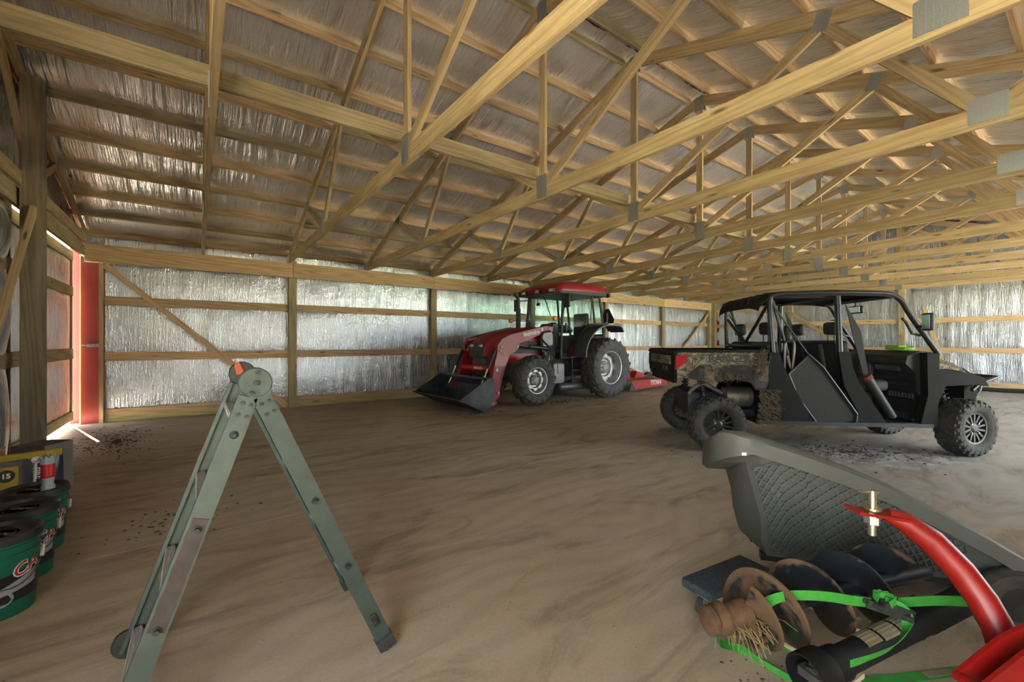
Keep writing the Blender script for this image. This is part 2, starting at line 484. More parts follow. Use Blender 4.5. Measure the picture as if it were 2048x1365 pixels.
def grass_mat():
    m, nt, b = new_mat('grass_outside')
    v = coords(nt)
    n = nd(nt, 'ShaderNodeTexNoise', Scale=3.0, Detail=8.0, Roughness=0.7); nt.links.new(v, n.inputs['Vector'])
    nt.links.new(mix(nt, n.outputs['Fac'], (0.10, 0.17, 0.05), (0.30, 0.30, 0.16)), b.inputs['Base Color'])
    b.inputs['Roughness'].default_value = 0.9
    return m
MAT['grass'] = grass_mat()
def bounce_gravel_mat():
    m, nt, b = new_mat('pale_bounce_gravel')
    v = coords(nt)
    n = nd(nt, 'ShaderNodeTexNoise', Scale=30.0, Detail=8.0, Roughness=0.7); nt.links.new(v, n.inputs['Vector'])
    nt.links.new(mix(nt, n.outputs['Fac'], (0.42, 0.39, 0.33), (0.58, 0.55, 0.48)), b.inputs['Base Color'])
    b.inputs['Roughness'].default_value = 0.95
    return m
MAT['bounce_gravel'] = bounce_gravel_mat()
bounce_yard = MB().box((7, -9.2, -0.09), (34, 13.0, 0.08)).box((-7.4, 3.5, -0.09), (11.4, 16, 0.08)).build('bounce_yard', MAT['bounce_gravel'])  # unseen pale apron added to bounce sunlight up onto the ceiling
tag(bounce_yard, kind='structure')
ground = MB().box((8, 3.5, -0.20), (140, 140, 0.15)).build('ground', MAT['grass'])
tag(ground, kind='structure')

# ---- foil sheets
def foil_sheet(name, nu, nv, fn, mat, parent):
    """grid of points fn(u, v) -> (point, uv)"""
    vs = []; uvs = []
    for j in range(nv + 1):
        for i in range(nu + 1):
            p, t = fn(i / nu, j / nv); vs.append(tuple(p)); uvs.append(t)
    fs = []
    for j in range(nv):
        for i in range(nu):
            a = j * (nu + 1) + i; fs.append((a, a + 1, a + nu + 2, a + nu + 1))
    me = bpy.data.meshes.new(name); me.from_pydata(vs, [], fs)
    uvl = me.uv_layers.new(name='UVMap')
    for l in me.loops: uvl.data[l.index].uv = uvs[l.vertex_index]
    for p in me.polygons: p.use_smooth = True
    me.materials.append(mat)
    o = bpy.data.objects.new(name, me); o.parent = parent; col.objects.link(o); return o

# ---- roof
ov = 0.32
def roof_slab(sgn):
    y0, y1 = RIDGE, RIDGE + sgn * (HALF + ov)
    z0 = roof_z(y0) + 0.115; z1 = roof_z(y1) + 0.115
    return [(XL - 0.3, y0, z0), (XE + 0.3, y0, z0), (XE + 0.3, y1, z1), (XL - 0.3, y1, z1),
            (XL - 0.3, y0, z0 + 0.02), (XE + 0.3, y0, z0 + 0.02), (XE + 0.3, y1, z1 + 0.02), (XL - 0.3, y1, z1 + 0.02)]
rb = MB()
for sg in (1, -1):
    rb.add(roof_slab(sg), [(0, 3, 2, 1), (4, 5, 6, 7), (0, 1, 5, 4), (1, 2, 6, 5), (2, 3, 7, 6), (3, 0, 4, 7)])
ceiling = rb.build('ceiling', MAT['red_metal']); tag(ceiling, kind='structure')
PUR = [3.67, 4.26, 4.85, 5.44, 6.03, 6.61, 7.21, 7.80, 8.37, 8.87, 9.44]
pur_mat = [MAT['pine'], MAT['treated'], MAT['pine'], MAT['truss']]
px = [XL - 0.02, 1.46, 4.51, 7.56, 10.61, 13.66, XE]
for sg in (1, -1):
    for k, y in enumerate(PUR):
        yy = RIDGE + sg * (y - RIDGE)
        upv = Vector((0, sg / 3.0, 1)).normalized()
        for i in range(6):
            c = Vector((0, yy, roof_z(yy))) + upv * 0.0445
            x0, x1 = px[i], px[i + 1]
            board('purlin', (x0, c.y, c.z), (x1 - 0.002, c.y, c.z), 0.089, 0.038, pur_mat[(k + i) % 4 if i < 2 else (k * 3 + i) % 3], ceiling, up=upv)
n_str = 15; sw_ = (XE - XL) / n_str
for sg in (1, -1):
    for i in range(n_str):
        def fn(u, v, i=i, sg=sg):
            x = XL + (i + u) * sw_; s_ = v * (HALF + 0.12)
            y = RIDGE + sg * s_
            ds = min(abs(s_ - (q - RIDGE)) for q in PUR)
            sag = 0.035 * min(1, ds / 0.28) ** 1.3
            wr = 0.016 * noise.noise(Vector((x * 11, s_ * 0.9, 3.3 * sg))) + 0.018 * noise.noise(Vector((x * 2.3, s_ * 1.1, 7 + sg)))
            z = roof_z(y) + 0.088 - sag * (0.75 + 0.5 * noise.noise(Vector((x * 1.7, s_, 1)))) + wr * min(1, ds / 0.08)
            return Vector((x, y, z)), (x, s_ * 1.054)
        foil_sheet('insulation_sheet', 48, 72, fn, MAT['foil_roof'], ceiling)

# ---- long wall
GIRT_Z = [(0.99, 1.13), (1.90, 2.04)]
def bulge(z, lines, amp):
    """foil pushed out between the rails"""
    ls = sorted(lines)
    for a, b in zip(ls[:-1], ls[1:]):
        if a <= z <= b:
            t = (z - a) / (b - a); return amp * (4 * t * (1 - t)) ** 0.7
    return 0.0
wall_back = MB().box(((XL + XE) / 2, D + 0.095, 1.50), (XE - XL + 0.3, 0.03, 3.06)).build('wall_back', MAT['red_metal'])
tag(wall_back, kind='structure')
posts = [POST0 + BAY * k for k in range(5)]
edges = [-1.20] + posts + [16.85]
def fn(u, v):
    return Vector((-1.47 + 0.28 * u, D - 0.01, 2.55 + 0.55 * v)), (u * 0.3, v)
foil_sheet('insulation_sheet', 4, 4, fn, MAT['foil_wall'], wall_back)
for a, b in zip(edges[:-1], edges[1:]):
    nst = 2 if b - a < 2.9 else 3
    for q in range(nst):
        x0 = a + (b - a) * q / nst; x1 = a + (b - a) * (q + 1) / nst
        amp = random.uniform(0.012, 0.04); sd = random.uniform(0, 50)
        def fn(u, v, x0=x0, x1=x1, amp=amp, sd=sd):
            x = x0 + (x1 - x0) * u; z = 0.06 + v * 2.95
            bu = bulge(z, [0.1, 1.06, 1.97, 2.7, 3.2], amp)
            y = D - 0.004 - bu * (0.8 + 0.4 * noise.noise(Vector((x * 1.5, z * 1.3, sd)))) - 0.010 * (0.5 + noise.noise(Vector((x * 8, z * 0.9, sd))))
            return Vector((x, min(y, D + 0.03), z)), (x + sd, z)
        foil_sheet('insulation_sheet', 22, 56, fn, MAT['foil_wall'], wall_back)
for k, x in enumerate(posts):
    board('post', (x, D - 0.07, 0), (x, D - 0.07, 2.90), 0.14, 0.14, MAT['treated'], wall_back, up=(0, 1, 0))
for a, b in zip(edges[:-1], edges[1:]):
    x0 = a + (0.07 if a > 0 else 0.0); x1 = b - (0.07 if b < 16 else 0.0)
    for z0, z1 in GIRT_Z:
        board('girt', (x0, D - 0.06, (z0 + z1) / 2), (x1, D - 0.06, (z0 + z1) / 2), z1 - z0, 0.038, MAT['pine'], wall_back)
    board('splash_board', (x0, D - 0.06, 0.155), (x1, D - 0.06, 0.155), 0.11, 0.038, MAT['pine'], wall_back)
    board('sill_board', (x0, D - 0.055, 0.05), (x1, D - 0.055, 0.05), 0.10, 0.045, MAT['sill'], wall_back)
hx = [-1.42] + posts + [16.95]
for a, b in zip(hx[:-1], hx[1:]):
    board('header', (a + 0.003, D - 0.16, 2.705), (b - 0.003, D - 0.16, 2.705), 0.286, 0.038, MAT['pine'], wall_back)
board('diagonal_brace', (-1.20, D - 0.10, 2.54), (1.42, D - 0.10, 0.04), 0.089, 0.038, MAT['pine'], wall_back)
board('diagonal_brace', (16.80, D - 0.10, 2.40), (13.85, D - 0.10, 0.15), 0.089, 0.038, MAT['pine'], wall_back)
board('corner_post', (-1.235, D - 0.10, 0), (-1.235, D - 0.10, 2.92), 0.10, 0.05, MAT['treated'], wall_back, up=(0, 1, 0))
board('corner_post', (16.87, D - 0.10, 0), (16.87, D - 0.10, 2.92), 0.14, 0.14, MAT['treated'], wall_back, up=(0, 1, 0))
# red corner flashing by the sliding door, with a galvanised latch
trim1 = MB().box((-1.365, D - 0.10, 1.28), (0.21, 0.012, 2.56)).box((-1.462, D - 0.06, 1.28), (0.012, 0.08, 2.56)).box((-1.266, D - 0.06, 1.28), (0.012, 0.08, 2.56)).build('trim_1', MAT['red_metal'])
tag(trim1, kind='structure')
lt = MB().box((-1.33, D - 0.115, 1.245), (0.15, 0.012, 0.05)).cyl((-1.46, D - 0.13, 1.25), (-1.20, D - 0.13, 1.235), 0.010, 8).box((-1.33, D - 0.13, 1.25), (0.05, 0.03, 0.035)).box((-1.28, D - 0.13, 1.25), (0.02, 0.03, 0.045))
lt.build('door_latch', MAT['galv'], trim1)
board('corner_board', (-1.483, D - 0.05, 0), (-1.483, D - 0.05, 2.80), 0.09, 0.02, MAT['treated'], wall_back, up=(0, 1, 0))

# ---- far gable
wr_ = MB()
gy = [YN - 0.1, RIDGE, D + 0.1]
wr_.prism([(gy[0], 0.06), (gy[2], 0.06), (gy[2], roof_z(gy[2]) + 0.10), (gy[1], roof_z(gy[1]) + 0.10), (gy[0], roof_z(gy[0]) + 0.10)], XE + 0.10, XE + 0.13, 'x')
wall_right = wr_.build('wall_right', MAT['red_metal']); tag(wall_right, kind='structure')
nst = 10
for i in range(nst):
    y0 = YN + (D - YN) * i / nst; y1 = YN + (D - YN) * (i + 1) / nst
    amp = random.uniform(0.02, 0.05); sd = random.uniform(0, 50)
    def fn(u, v, y0=y0, y1=y1, amp=amp, sd=sd):
        y = y0 + (y1 - y0) * u; z = 0.08 + v * (roof_z(y) - 0.02)
        bu = bulge(z, [0.1, 1.06, 1.92, 2.9, 3.6, 5.2], amp)
        x = XE - bu * (0.8 + 0.4 * noise.noise(Vector((y * 1.5, z * 1.3, sd)))) - 0.014 * (0.5 + noise.noise(Vector((y * 7, z * 0.8, sd))))
        return Vector((x, y, z)), (y + sd, z)
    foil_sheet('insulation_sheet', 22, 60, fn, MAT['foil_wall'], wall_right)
gp = [9.30, 6.50, 3.50, 0.5, -2.35]
for y in gp:
    board('post', (XE - 0.07, y, 0), (XE - 0.07, y, roof_z(y) - 0.02), 0.14, 0.14, MAT['treated'], wall_right, up=(1, 0, 0))
for a, b in zip(gp[:-1], gp[1:]):
    for z in (1.06, 1.91):
        board('girt', (XE - 0.06, a - 0.07, z), (XE - 0.06, b + 0.07, z), 0.14, 0.038, MAT['pine'], wall_right)
    board('splash_board', (XE - 0.06, a - 0.07, 0.14), (XE - 0.06, b + 0.07, 0.14), 0.16, 0.038, MAT['pine'], wall_right)
board('girt', (XE - 0.06, 9.5, 2.5), (XE - 0.06, 6.5, 2.5), 0.14, 0.038, MAT['pine'], wall_right)
board('diagonal_brace', (XE - 0.12, 6.45, 2.30), (XE - 0.12, 4.4, 0.75), 0.089, 0.038, MAT['pine'], wall_right)
board('diagonal_brace', (XE - 0.12, 3.0, 2.28), (XE - 0.12, 2.55, 0.3), 0.089, 0.038, MAT['pine'], wall_right)
board('diagonal_brace', (XE - 0.16, RIDGE - 0.2, 4.6), (XE - 0.16, 0.6, 2.9), 0.14, 0.038, MAT['truss'], wall_right)
trim2 = MB().box((XE - 0.02, 9.15, 1.3), (0.02, 0.10, 2.5)).build('trim_2', MAT['red_metal']); tag(trim2, kind='structure')

# ---- near gable with the sliding doors
gl = MB()
gl.prism([(YN - 0.1, 2.86), (D + 0.1, 2.86), (D + 0.1, roof_z(D + 0.1) + 0.10), (RIDGE, roof_z(RIDGE) + 0.10), (YN - 0.1, roof_z(YN - 0.1) + 0.10)], XL - 0.17, XL - 0.14, 'x')
gl.box((XL - 0.155, (GABLE_LIGHT_GAP[1] + 4.6) / 2, 1.43), (0.03, 4.6 - GABLE_LIGHT_GAP[1], 2.86))
wall_left = gl.build('wall_left', MAT['red_metal']); tag(wall_left, kind='structure')
def gable_sheet(y0, y1, za, zb, amp, lines, parent, x=XL - 0.06, top=None):
    sd = random.uniform(0, 50)
    def fn(u, v):
        y = y0 + (y1 - y0) * u; zt = (roof_z(y) + 0.10) if top else zb; z = za + (zt - za) * v
        bu = bulge(z, lines, amp)
        ed = min(1.0, min(u, 1 - u) * (y1 - y0) / 0.25) ** 0.6
        xx = x + bu * ed * (0.85 + 0.3 * noise.noise(Vector((y * 1.5, z, sd)))) + 0.010 * noise.noise(Vector((y * 8, z * 0.8, sd)))
        return Vector((xx, y, z)), (y + sd, z)
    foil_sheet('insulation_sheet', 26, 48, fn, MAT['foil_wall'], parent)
for i in range(8):
    y0 = YN + (D - YN) * i / 8; y1 = YN + (D - YN) * (i + 1) / 8
    gable_sheet(y0, y1, 2.86, 0, 0.03, [2.9, 3.6, 5.2], wall_left, top=True)
gable_sheet(GABLE_LIGHT_GAP[1] + 0.1, 4.6, 0.1, 2.86, 0.05, [0.1, 1.06, 2.0, 2.86], wall_left)
board('post', (-1.32, 6.30, 0), (-1.32, 6.30, 3.93), 0.155, 0.155, MAT['grey_post'], wall_left, up=(0, 1, 0))
board('post', (-1.40, 0.9, 0), (-1.40, 0.9, 2.83), 0.14, 0.14, MAT['grey_post'], wall_left, up=(0, 1, 0))
board('header', (-1.44, 4.4, 2.74), (-1.44, D - 0.02, 2.74), 0.185, 0.038, MAT['treated'], wall_left)
board('header', (-1.44, YN, 2.74), (-1.44, 4.4, 2.74), 0.185, 0.038, MAT['treated'], wall_left)
board('diagonal_brace', (-1.30, 6.22, 2.62), (-1.36, 4.6, 0.35), 0.089, 0.038, MAT['pine'], wall_left, up=(0, 1, 0))
for z in (2.0, 1.06):
    board('girt', (-1.43, 0.95, z), (-1.43, 4.5, z), 0.14, 0.038, MAT['pine'], wall_left)

def sliding_door(name, y0, y1, zbot, amp, ztop=2.72, X0=XL - 0.10):
    d = MB().box((X0 - 0.03, (y0 + y1) / 2, (zbot + ztop) / 2), (0.012, y1 - y0, ztop - zbot)).build(name, MAT['red_metal'])
    tag(d, kind='structure')
    for z, w in ((zbot + 0.07, 0.14), (1.12, 0.16), (2.08, 0.14), (2.62, 0.14)):
        board('door_rail', (X0 + 0.01, y0, z), (X0 + 0.01, y1, z), w, 0.038, MAT['treated'], d)
    board('door_stile', (X0, y0 + 0.02, zbot), (X0, y0 + 0.02, 2.70), 0.04, 0.04, MAT['treated'], d, up=(0, 1, 0))
    board('door_stile', (X0, y1 - 0.02, zbot), (X0, y1 - 0.02, 2.70), 0.04, 0.04, MAT['treated'], d, up=(0, 1, 0))
    gable_sheet(y0 + 0.05, y1 - 0.05, zbot + 0.05, 2.66, amp, [zbot, 1.12, 2.08, 2.66], d, x=X0 - 0.005)
    return d
sliding_door('door_1', 6.40, 9.36, 0.10, 0.035)
sliding_door('door_2', 4.55, 6.46, 0.015, 0.10, 2.90, XL - 0.06)

# ---- long wall behind the camera: posts, a solid end and open bays
wf = MB()
def wf_box(x0, x1, z0, z1): wf.box(((x0 + x1) / 2, YN - 0.10, (z0 + z1) / 2), (x1 - x0, 0.03, z1 - z0))
xs = [XL - 0.15] + [q for ab in OPEN_NEAR for q in ab] + [XE + 0.15]
wf_box(xs[0], xs[-1], 2.72, 3.05)
for i in range(0, len(xs), 2): wf_box(xs[i], xs[i + 1], 0.0, 2.72)
wall_front = wf.build('wall_front', MAT['red_metal']); tag(wall_front, kind='structure')
for x in [POST0 + BAY * k for k in range(-1, 6)]:
    board('post', (x, YN + 0.05, 0), (x, YN + 0.05, 2.83), 0.14, 0.14, MAT['treated'], wall_front, up=(0, 1, 0))
for i in range(0, len(xs), 2):
    x0, x1 = xs[i] + 0.02, xs[i + 1] - 0.02
    if x1 - x0 < 0.5: continue
    def fn(u, v, x0=x0, x1=x1):
        x = x0 + (x1 - x0) * u; z = 0.05 + v * 2.65
        return Vector((x, YN - 0.05 + bulge(z, [0.1, 1.06, 2.0, 2.75], 0.03), z)), (x, z)
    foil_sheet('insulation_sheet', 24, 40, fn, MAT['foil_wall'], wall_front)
    for z in (1.06, 1.97):
        board('girt', (x0, YN - 0.01, z), (x1, YN - 0.01, z), 0.14, 0.038, MAT['pine'], wall_front)
board('header', (XL, YN + 0.14, 2.705), (XE, YN + 0.14, 2.705), 0.286, 0.038, MAT['pine'], wall_front)

# ---- trusses
def plate_mesh():
    """toothed connector plate, 1 x 1, ribbed upright"""
    m = MB(); n = 7
    for i in range(n):
        x = -0.5 + (i + 0.5) / n
        m.box((x, 0, 0), (0.55 / n, 0.009, 1.0))
    m.box((0, -0.0005, 0), (1, 0.002, 1))
    o = m.build('gusset_plate', MAT['galv']); me = o.data
    bpy.data.objects.remove(o); return me
PLATE = plate_mesh()
def make_truss(x):
    t = empty('roof_truss', (x, RIDGE, ZB))
    h_top = lambda y: (ZT - ZB) - abs(y) / 3.0        # top of top chord, local
    vd = 0.14 * 1.054
    wm = MAT['truss']
    sp = HALF - 0.03
    board('bottom_chord', (0, -sp, 0.07), (0, sp, 0.07), 0.14, 0.038, wm, t)
    for s in (1, -1):
        board('top_chord', (0, s * (sp + 0.30), h_top(sp + 0.30) - vd / 2), (0, 0, h_top(0) - vd / 2), 0.14, 0.038, wm, t, up=(0, s / 3, 1))
    tn = lambda y: h_top(y) - vd + 0.01
    B1 = 3.05; T1 = 4.05; T2 = 2.05
    def web(y0, z0, y1, z1):
        board('web', (0, y0, z0), (0, y1, z1), 0.089, 0.036, wm, t, up=(0, 1, 0) if abs(y0 - y1) < 0.01 else (0, 0, 1))
    web(0, 0.14, 0, tn(0))
    for s in (1, -1):
        web(s * T1, tn(T1), s * (B1 + 0.05), 0.15)
        web(s * T2, tn(T2), s * (B1 - 0.05), 0.15)
        web(s * T2, tn(T2), s * 0.06, 0.15)
    def plate(y, z, w, h, rot=0.0):
        for sx in (1, -1):
            o = bpy.data.objects.new('gusset_plate', PLATE); o.parent = t
            o.matrix_local = Matrix.Translation((sx * 0.0215, y, z)) @ Matrix.Rotation(rot, 4, 'X') @ Matrix.Rotation(R(90), 4, 'Z') @ Matrix.Diagonal((w, 1, h, 1))
            col.objects.link(o)
    plate(0, 0.13, 0.16, 0.24); plate(0, h_top(0) - 0.12, 0.15, 0.20)
    for s in (1, -1):
        plate(s * B1, 0.12, 0.20, 0.18); plate(s * T1, h_top(T1) - 0.10, 0.10, 0.15, -s * math.atan(1 / 3)); plate(s * T2, h_top(T2) - 0.11, 0.13, 0.17, -s * math.atan(1 / 3))
        plate(s * (sp - 0.12), 0.08, 0.20, 0.13)
    return t
ORD = ['first', 'second', 'third', 'fourth', 'fifth', 'sixth', 'seventh', 'eighth', 'ninth', 'tenth', 'eleventh', 'twelfth', 'thirteenth']
t0 = make_truss(TRUSS_X[0])
for i, x in enumerate(TRUSS_X):
    t = t0 if i == 0 else copy_tree(t0)
    t.location = (x, RIDGE, ZB)
    where = 'against the sliding door gable' if i == 0 else ('against the far end wall' if i == len(TRUSS_X) - 1 else 'counting from the sliding door gable')
    tag(t, f'{ORD[i]} pine roof truss with metal gusset plates {where}', 'truss', 'roof trusses')
# long boards tying the trusses together along the foot of the king posts
tie_x = [-1.42, 1.50, 3.05, 4.58, 7.6, 10.65, 13.7, 16.8]
for a, b in zip(tie_x[:-1], tie_x[1:]):
    o = board('tie_board', (a, RIDGE + 0.10, ZB + 0.30), (b - 0.02, RIDGE + 0.10, ZB + 0.30), 0.14, 0.038, MAT['treated'], ceiling)
# ================================================================== materials for the machines
def glass_mat(name, tint, refl=0.12, dirt=0.0):
    m = bpy.data.materials.new(name); m.use_nodes = True; nt = m.node_tree; nt.nodes.clear()
    out = nt.nodes.new('ShaderNodeOutputMaterial')
    tr = nt.nodes.new('ShaderNodeBsdfTransparent'); tr.inputs[0].default_value = (*tint, 1)
    gl = nt.nodes.new('ShaderNodeBsdfGlossy'); gl.inputs['Roughness'].default_value = 0.03; gl.inputs[0].default_value = (0.9, 0.95, 0.93, 1)
    lw = nt.nodes.new('ShaderNodeLayerWeight'); lw.inputs[0].default_value = refl
    mx = nt.nodes.new('ShaderNodeMixShader')
    nt.links.new(lw.outputs['Fresnel'], mx.inputs[0]); nt.links.new(tr.outputs[0], mx.inputs[1]); nt.links.new(gl.outputs[0], mx.inputs[2])
    last = mx.outputs[0]
    if dirt:
        df = nt.nodes.new('ShaderNodeBsdfDiffuse'); df.inputs[0].default_value = (0.42, 0.40, 0.34, 1)
        v = coords(nt); n = nd(nt, 'ShaderNodeTexNoise', Scale=4.0, Detail=6.0); nt.links.new(v, n.inputs['Vector'])
        rp = ramp(nt, n.outputs['Fac'], [(0.35, dirt * 0.3), (0.75, dirt)])
        m2 = nt.nodes.new('ShaderNodeMixShader'); nt.links.new(rp.outputs[0], m2.inputs[0])
        nt.links.new(last, m2.inputs[1]); nt.links.new(df.outputs[0], m2.inputs[2]); last = m2.outputs[0]
    nt.links.new(last, out.inputs[0]); return m

MAT['cab_glass'] = glass_mat('green_tinted_cab_glass', (0.72, 0.86, 0.80), 0.22, 0.10)
MAT['clear_glass'] = glass_mat('dusty_clear_plastic', (0.93, 0.95, 0.94), 0.03, 0.07)
MAT['red'] = plain('glossy_red_paint', (0.30, 0.010, 0.018), 0.45, 0.0, 0.18, 3, coat=0.08)
MAT['red_bright'] = plain('bright_red_paint', (0.52, 0.02, 0.015), 0.42, 0.0, 0.15, 4)
MAT['black'] = plain('black_plastic', (0.018, 0.020, 0.021), 0.55, 0.0, 0.0, 6, col2=(0.035, 0.035, 0.033))
MAT['black_gloss'] = plain('black_painted_steel', (0.015, 0.016, 0.017), 0.35, 0.0, 0.0, 6, col2=(0.03, 0.029, 0.027))
MAT['dark_steel'] = plain('dark_dusty_steel', (0.045, 0.048, 0.05), 0.6, 0.3, 0.0, 5, col2=(0.11, 0.095, 0.075))
MAT['rubber'] = plain('tyre_rubber', (0.030, 0.030, 0.030), 0.8, 0.0, 0.0, 9, col2=(0.075, 0.066, 0.052), bump=0.15)
MAT['rubber_lug'] = plain('muddy_tread_rubber', (0.035, 0.032, 0.028), 0.85, 0.0, 0.0, 7, col2=(0.14, 0.105, 0.065), bump=0.2)
MAT['sidewall'] = plain('grey_tyre_sidewall', (0.115, 0.118, 0.12), 0.8, 0.0, 0.0, 9, col2=(0.07, 0.07, 0.07), bump=0.1)
MAT['silver'] = plain('silver_wheel_paint', (0.55, 0.56, 0.55), 0.40, 0.55, 0.2, 5, col2=(0.36, 0.34, 0.30))
MAT['chrome'] = plain('polished_steel', (0.75, 0.75, 0.74), 0.16, 1.0, 0.1, 6)
MAT['white'] = plain('white_print', (0.80, 0.80, 0.78), 0.5, 0.0, 0.05, 6)
MAT['grey_panel'] = plain('light_grey_panel', (0.36, 0.37, 0.37), 0.5, 0.1, 0.25, 5)
MAT['fender_grey'] = plain('satin_dark_plastic', (0.06, 0.068, 0.072), 0.38, 0.0, 0.2, 4)
MAT['amber'] = plain('amber_lens', (0.85, 0.28, 0.02), 0.25, 0.0, 0.1, 6)
MAT['lens'] = plain('clear_lamp_lens', (0.62, 0.66, 0.60), 0.15, 0.3, 0.1, 6)
MAT['bucket_steel'] = plain('worn_black_bucket_steel', (0.030, 0.036, 0.038), 0.42, 0.35, 0.0, 4, col2=(0.085, 0.095, 0.095))
MAT['cloth'] = plain('dark_seat_vinyl', (0.03, 0.03, 0.031), 0.7, 0.0, 0.2, 9)

# ================================================================== wheels
def tyre_profile(Ro, W, Ri):
    """closed section of a tyre, (radius, axial)"""
    w = W / 2
    return [(Ri, -w * 0.72), (Ri + (Ro - Ri) * 0.18, -w * 0.92), (Ri + (Ro - Ri) * 0.5, -w), (Ri + (Ro - Ri) * 0.82, -w * 0.97), (Ro - 0.012, -w * 0.84),
            (Ro, -w * 0.5), (Ro + 0.004, 0), (Ro, w * 0.5), (Ro - 0.012, w * 0.84), (Ri + (Ro - Ri) * 0.82, w * 0.97), (Ri + (Ro - Ri) * 0.5, w), (Ri + (Ro - Ri) * 0.18, w * 0.92), (Ri, w * 0.72)]
ROTY = Matrix.Rotation(R(-90), 4, 'X')     # lathe axis Z -> Y
def ring_block(m, pts, half, h0, h1):
    """bar on the tread: pts = (angle, y, radius), half = half width in metres"""
    n0 = len(m.v)
    for a, y, r in pts:
        da = half / r
        for aa, rr in ((a - da, r - h0), (a + da, r - h0), (a + da * 0.8, r + h1), (a - da * 0.8, r + h1)):
            m.v.append((rr * math.cos(aa), y, rr * math.sin(aa)))
    n = len(pts)
    for i in range(n - 1):
        for k in range(4):
            k2 = (k + 1) % 4
            m.f.append((n0 + i * 4 + k, n0 + i * 4 + k2, n0 + i * 4 + 4 + k2, n0 + i * 4 + 4 + k))
    m.f.append((n0, n0 + 3, n0 + 2, n0 + 1)); e = n0 + 4 * (n - 1); m.f.append((e, e + 1, e + 2, e + 3))

def tractor_wheel(parent, c, Ro, W, Ri, out, dish, nl):
    """lugged tractor tyre with silver rim; out = +1 when the outer face looks to +y"""
    T = Matrix.Translation(c)
    prof = tyre_profile(Ro - 0.045, W, Ri)
    m = MB().lathe(prof, 48, ROTY, close=True)
    tyre = m.build('tyre', MAT['sidewall'], parent, smooth=True, matrix=T)
    tr = MB()
    rr = Ro - 0.045
    for k in range(nl):
        for sgn in (1, -1):
            a = 2 * PI * (k + (0.5 if sgn > 0 else 0)) / nl
            st = 1.15 * W / Ro * 0.62
            pts = [(a, -0.02 * sgn, rr), (a - st * 0.5, sgn * W * 0.22, rr - 0.002), (a - st, sgn * W * 0.41, rr - 0.012), (a - st * 1.06, sgn * W * 0.49, rr - 0.045), (a - st * 1.08, sgn * W * 0.505, rr - 0.10)]
            ring_block(tr, pts, 0.023 * Ro / 0.6, 0.02, 0.044)
    tr.build('tread_lugs', MAT['rubber_lug'], tyre)
    # rim
    w = W / 2; o = out
    q = lambda r, y: (r, y)
    rim = [q(Ri + 0.022, o * w * 0.74), q(Ri + 0.022, o * w * 0.70), q(Ri - 0.005, o * w * 0.66), q(Ri - 0.02, o * w * 0.45), q(Ri - 0.035, o * w * 0.1), q(Ri - 0.03, -o * w * 0.5), q(Ri + 0.02, -o * w * 0.72),
           q(Ri, -o * w * 0.74), q(Ri - 0.05, -o * w * 0.5), q(Ri - 0.055, o * w * 0.1), q(Ri - 0.035, o * w * 0.5), q(Ri - 0.015, o * w * 0.70)]
    MB().lathe(rim, 40, ROTY, close=True).build('rim', MAT['silver'], tyre, smooth=True)
    # lobed centre disc at depth dish
    yd = o * dish; n = 64; d = MB(); vs = []; fs = []
    for k in range(n):
        a = 2 * PI * k / n; lob = 0.5 + 0.5 * math.cos(8 * a)
        r1 = (Ri - 0.05) * (0.88 + 0.12 * lob); r2 = Ri * 0.50
        for r, y in ((r1, yd - o * 0.012), (r1, yd + o * 0.004), (r1 * 0.90, yd + o * 0.010), (r2 * 1.15, yd), (r2, yd - o * 0.05), (r2 * 0.86, yd - o * 0.055)):
            vs.append((r * math.cos(a), y, r * math.sin(a)))
    for k in range(n):
        k2 = (k + 1) % n
        for i in range(5): fs.append((k * 6 + i, k2 * 6 + i, k2 * 6 + i + 1, k * 6 + i + 1))
    fs.append(tuple(k * 6 + 5 for k in range(n)))
    d.add(vs, fs).build('wheel_disc', MAT['silver'], tyre, smooth=True)
    hub = MB()
    hub.lathe([(0, -0.05), (Ri * 0.40, -0.05), (Ri * 0.38, 0.02), (Ri * 0.26, 0.035), (Ri * 0.22, 0.055), (0, 0.06)], 20, Matrix.Translation((0, yd - o * 0.02, 0)) @ (ROTY if o > 0 else Matrix.Rotation(R(90), 4, 'X')))
    for k in range(8):
        a = 2 * PI * k / 8
        p = Vector((math.cos(a) * Ri * 0.33, yd, math.sin(a) * Ri * 0.33))
        hub.cyl(p, p + Vector((0, o * 0.035, 0)), 0.012, 6)
    hub.build('hub', MAT['grey_panel'], tyre, smooth=True, ang=30)
    bl = MB()
    for k in range(8):
        a = 2 * PI * (k + 0.5) / 8; r = Ri * 0.70
        p = Vector((math.cos(a) * r, yd, math.sin(a) * r))
        bl.box(p + Vector((0, o * 0.004, 0)), (0.03, 0.02, 0.014))
    bl.build('rim_clamps', MAT['dark_steel'], tyre)
    return tyre

# ================================================================== tractor
TR = thing('tractor', 'red farm tractor with glazed cab and front loader, parked by the foil wall', 'tractor', (7.70, 7.70, 0), R(182))
for s in (1, -1):
    tractor_wheel(TR, (0, s * 0.86, 0.70), 0.70, 0.44, 0.385, s, -0.03, 19)
    tractor_wheel(TR, (2.19, s * 0.80, 0.515), 0.515, 0.34, 0.270, s, 0.05, 17)
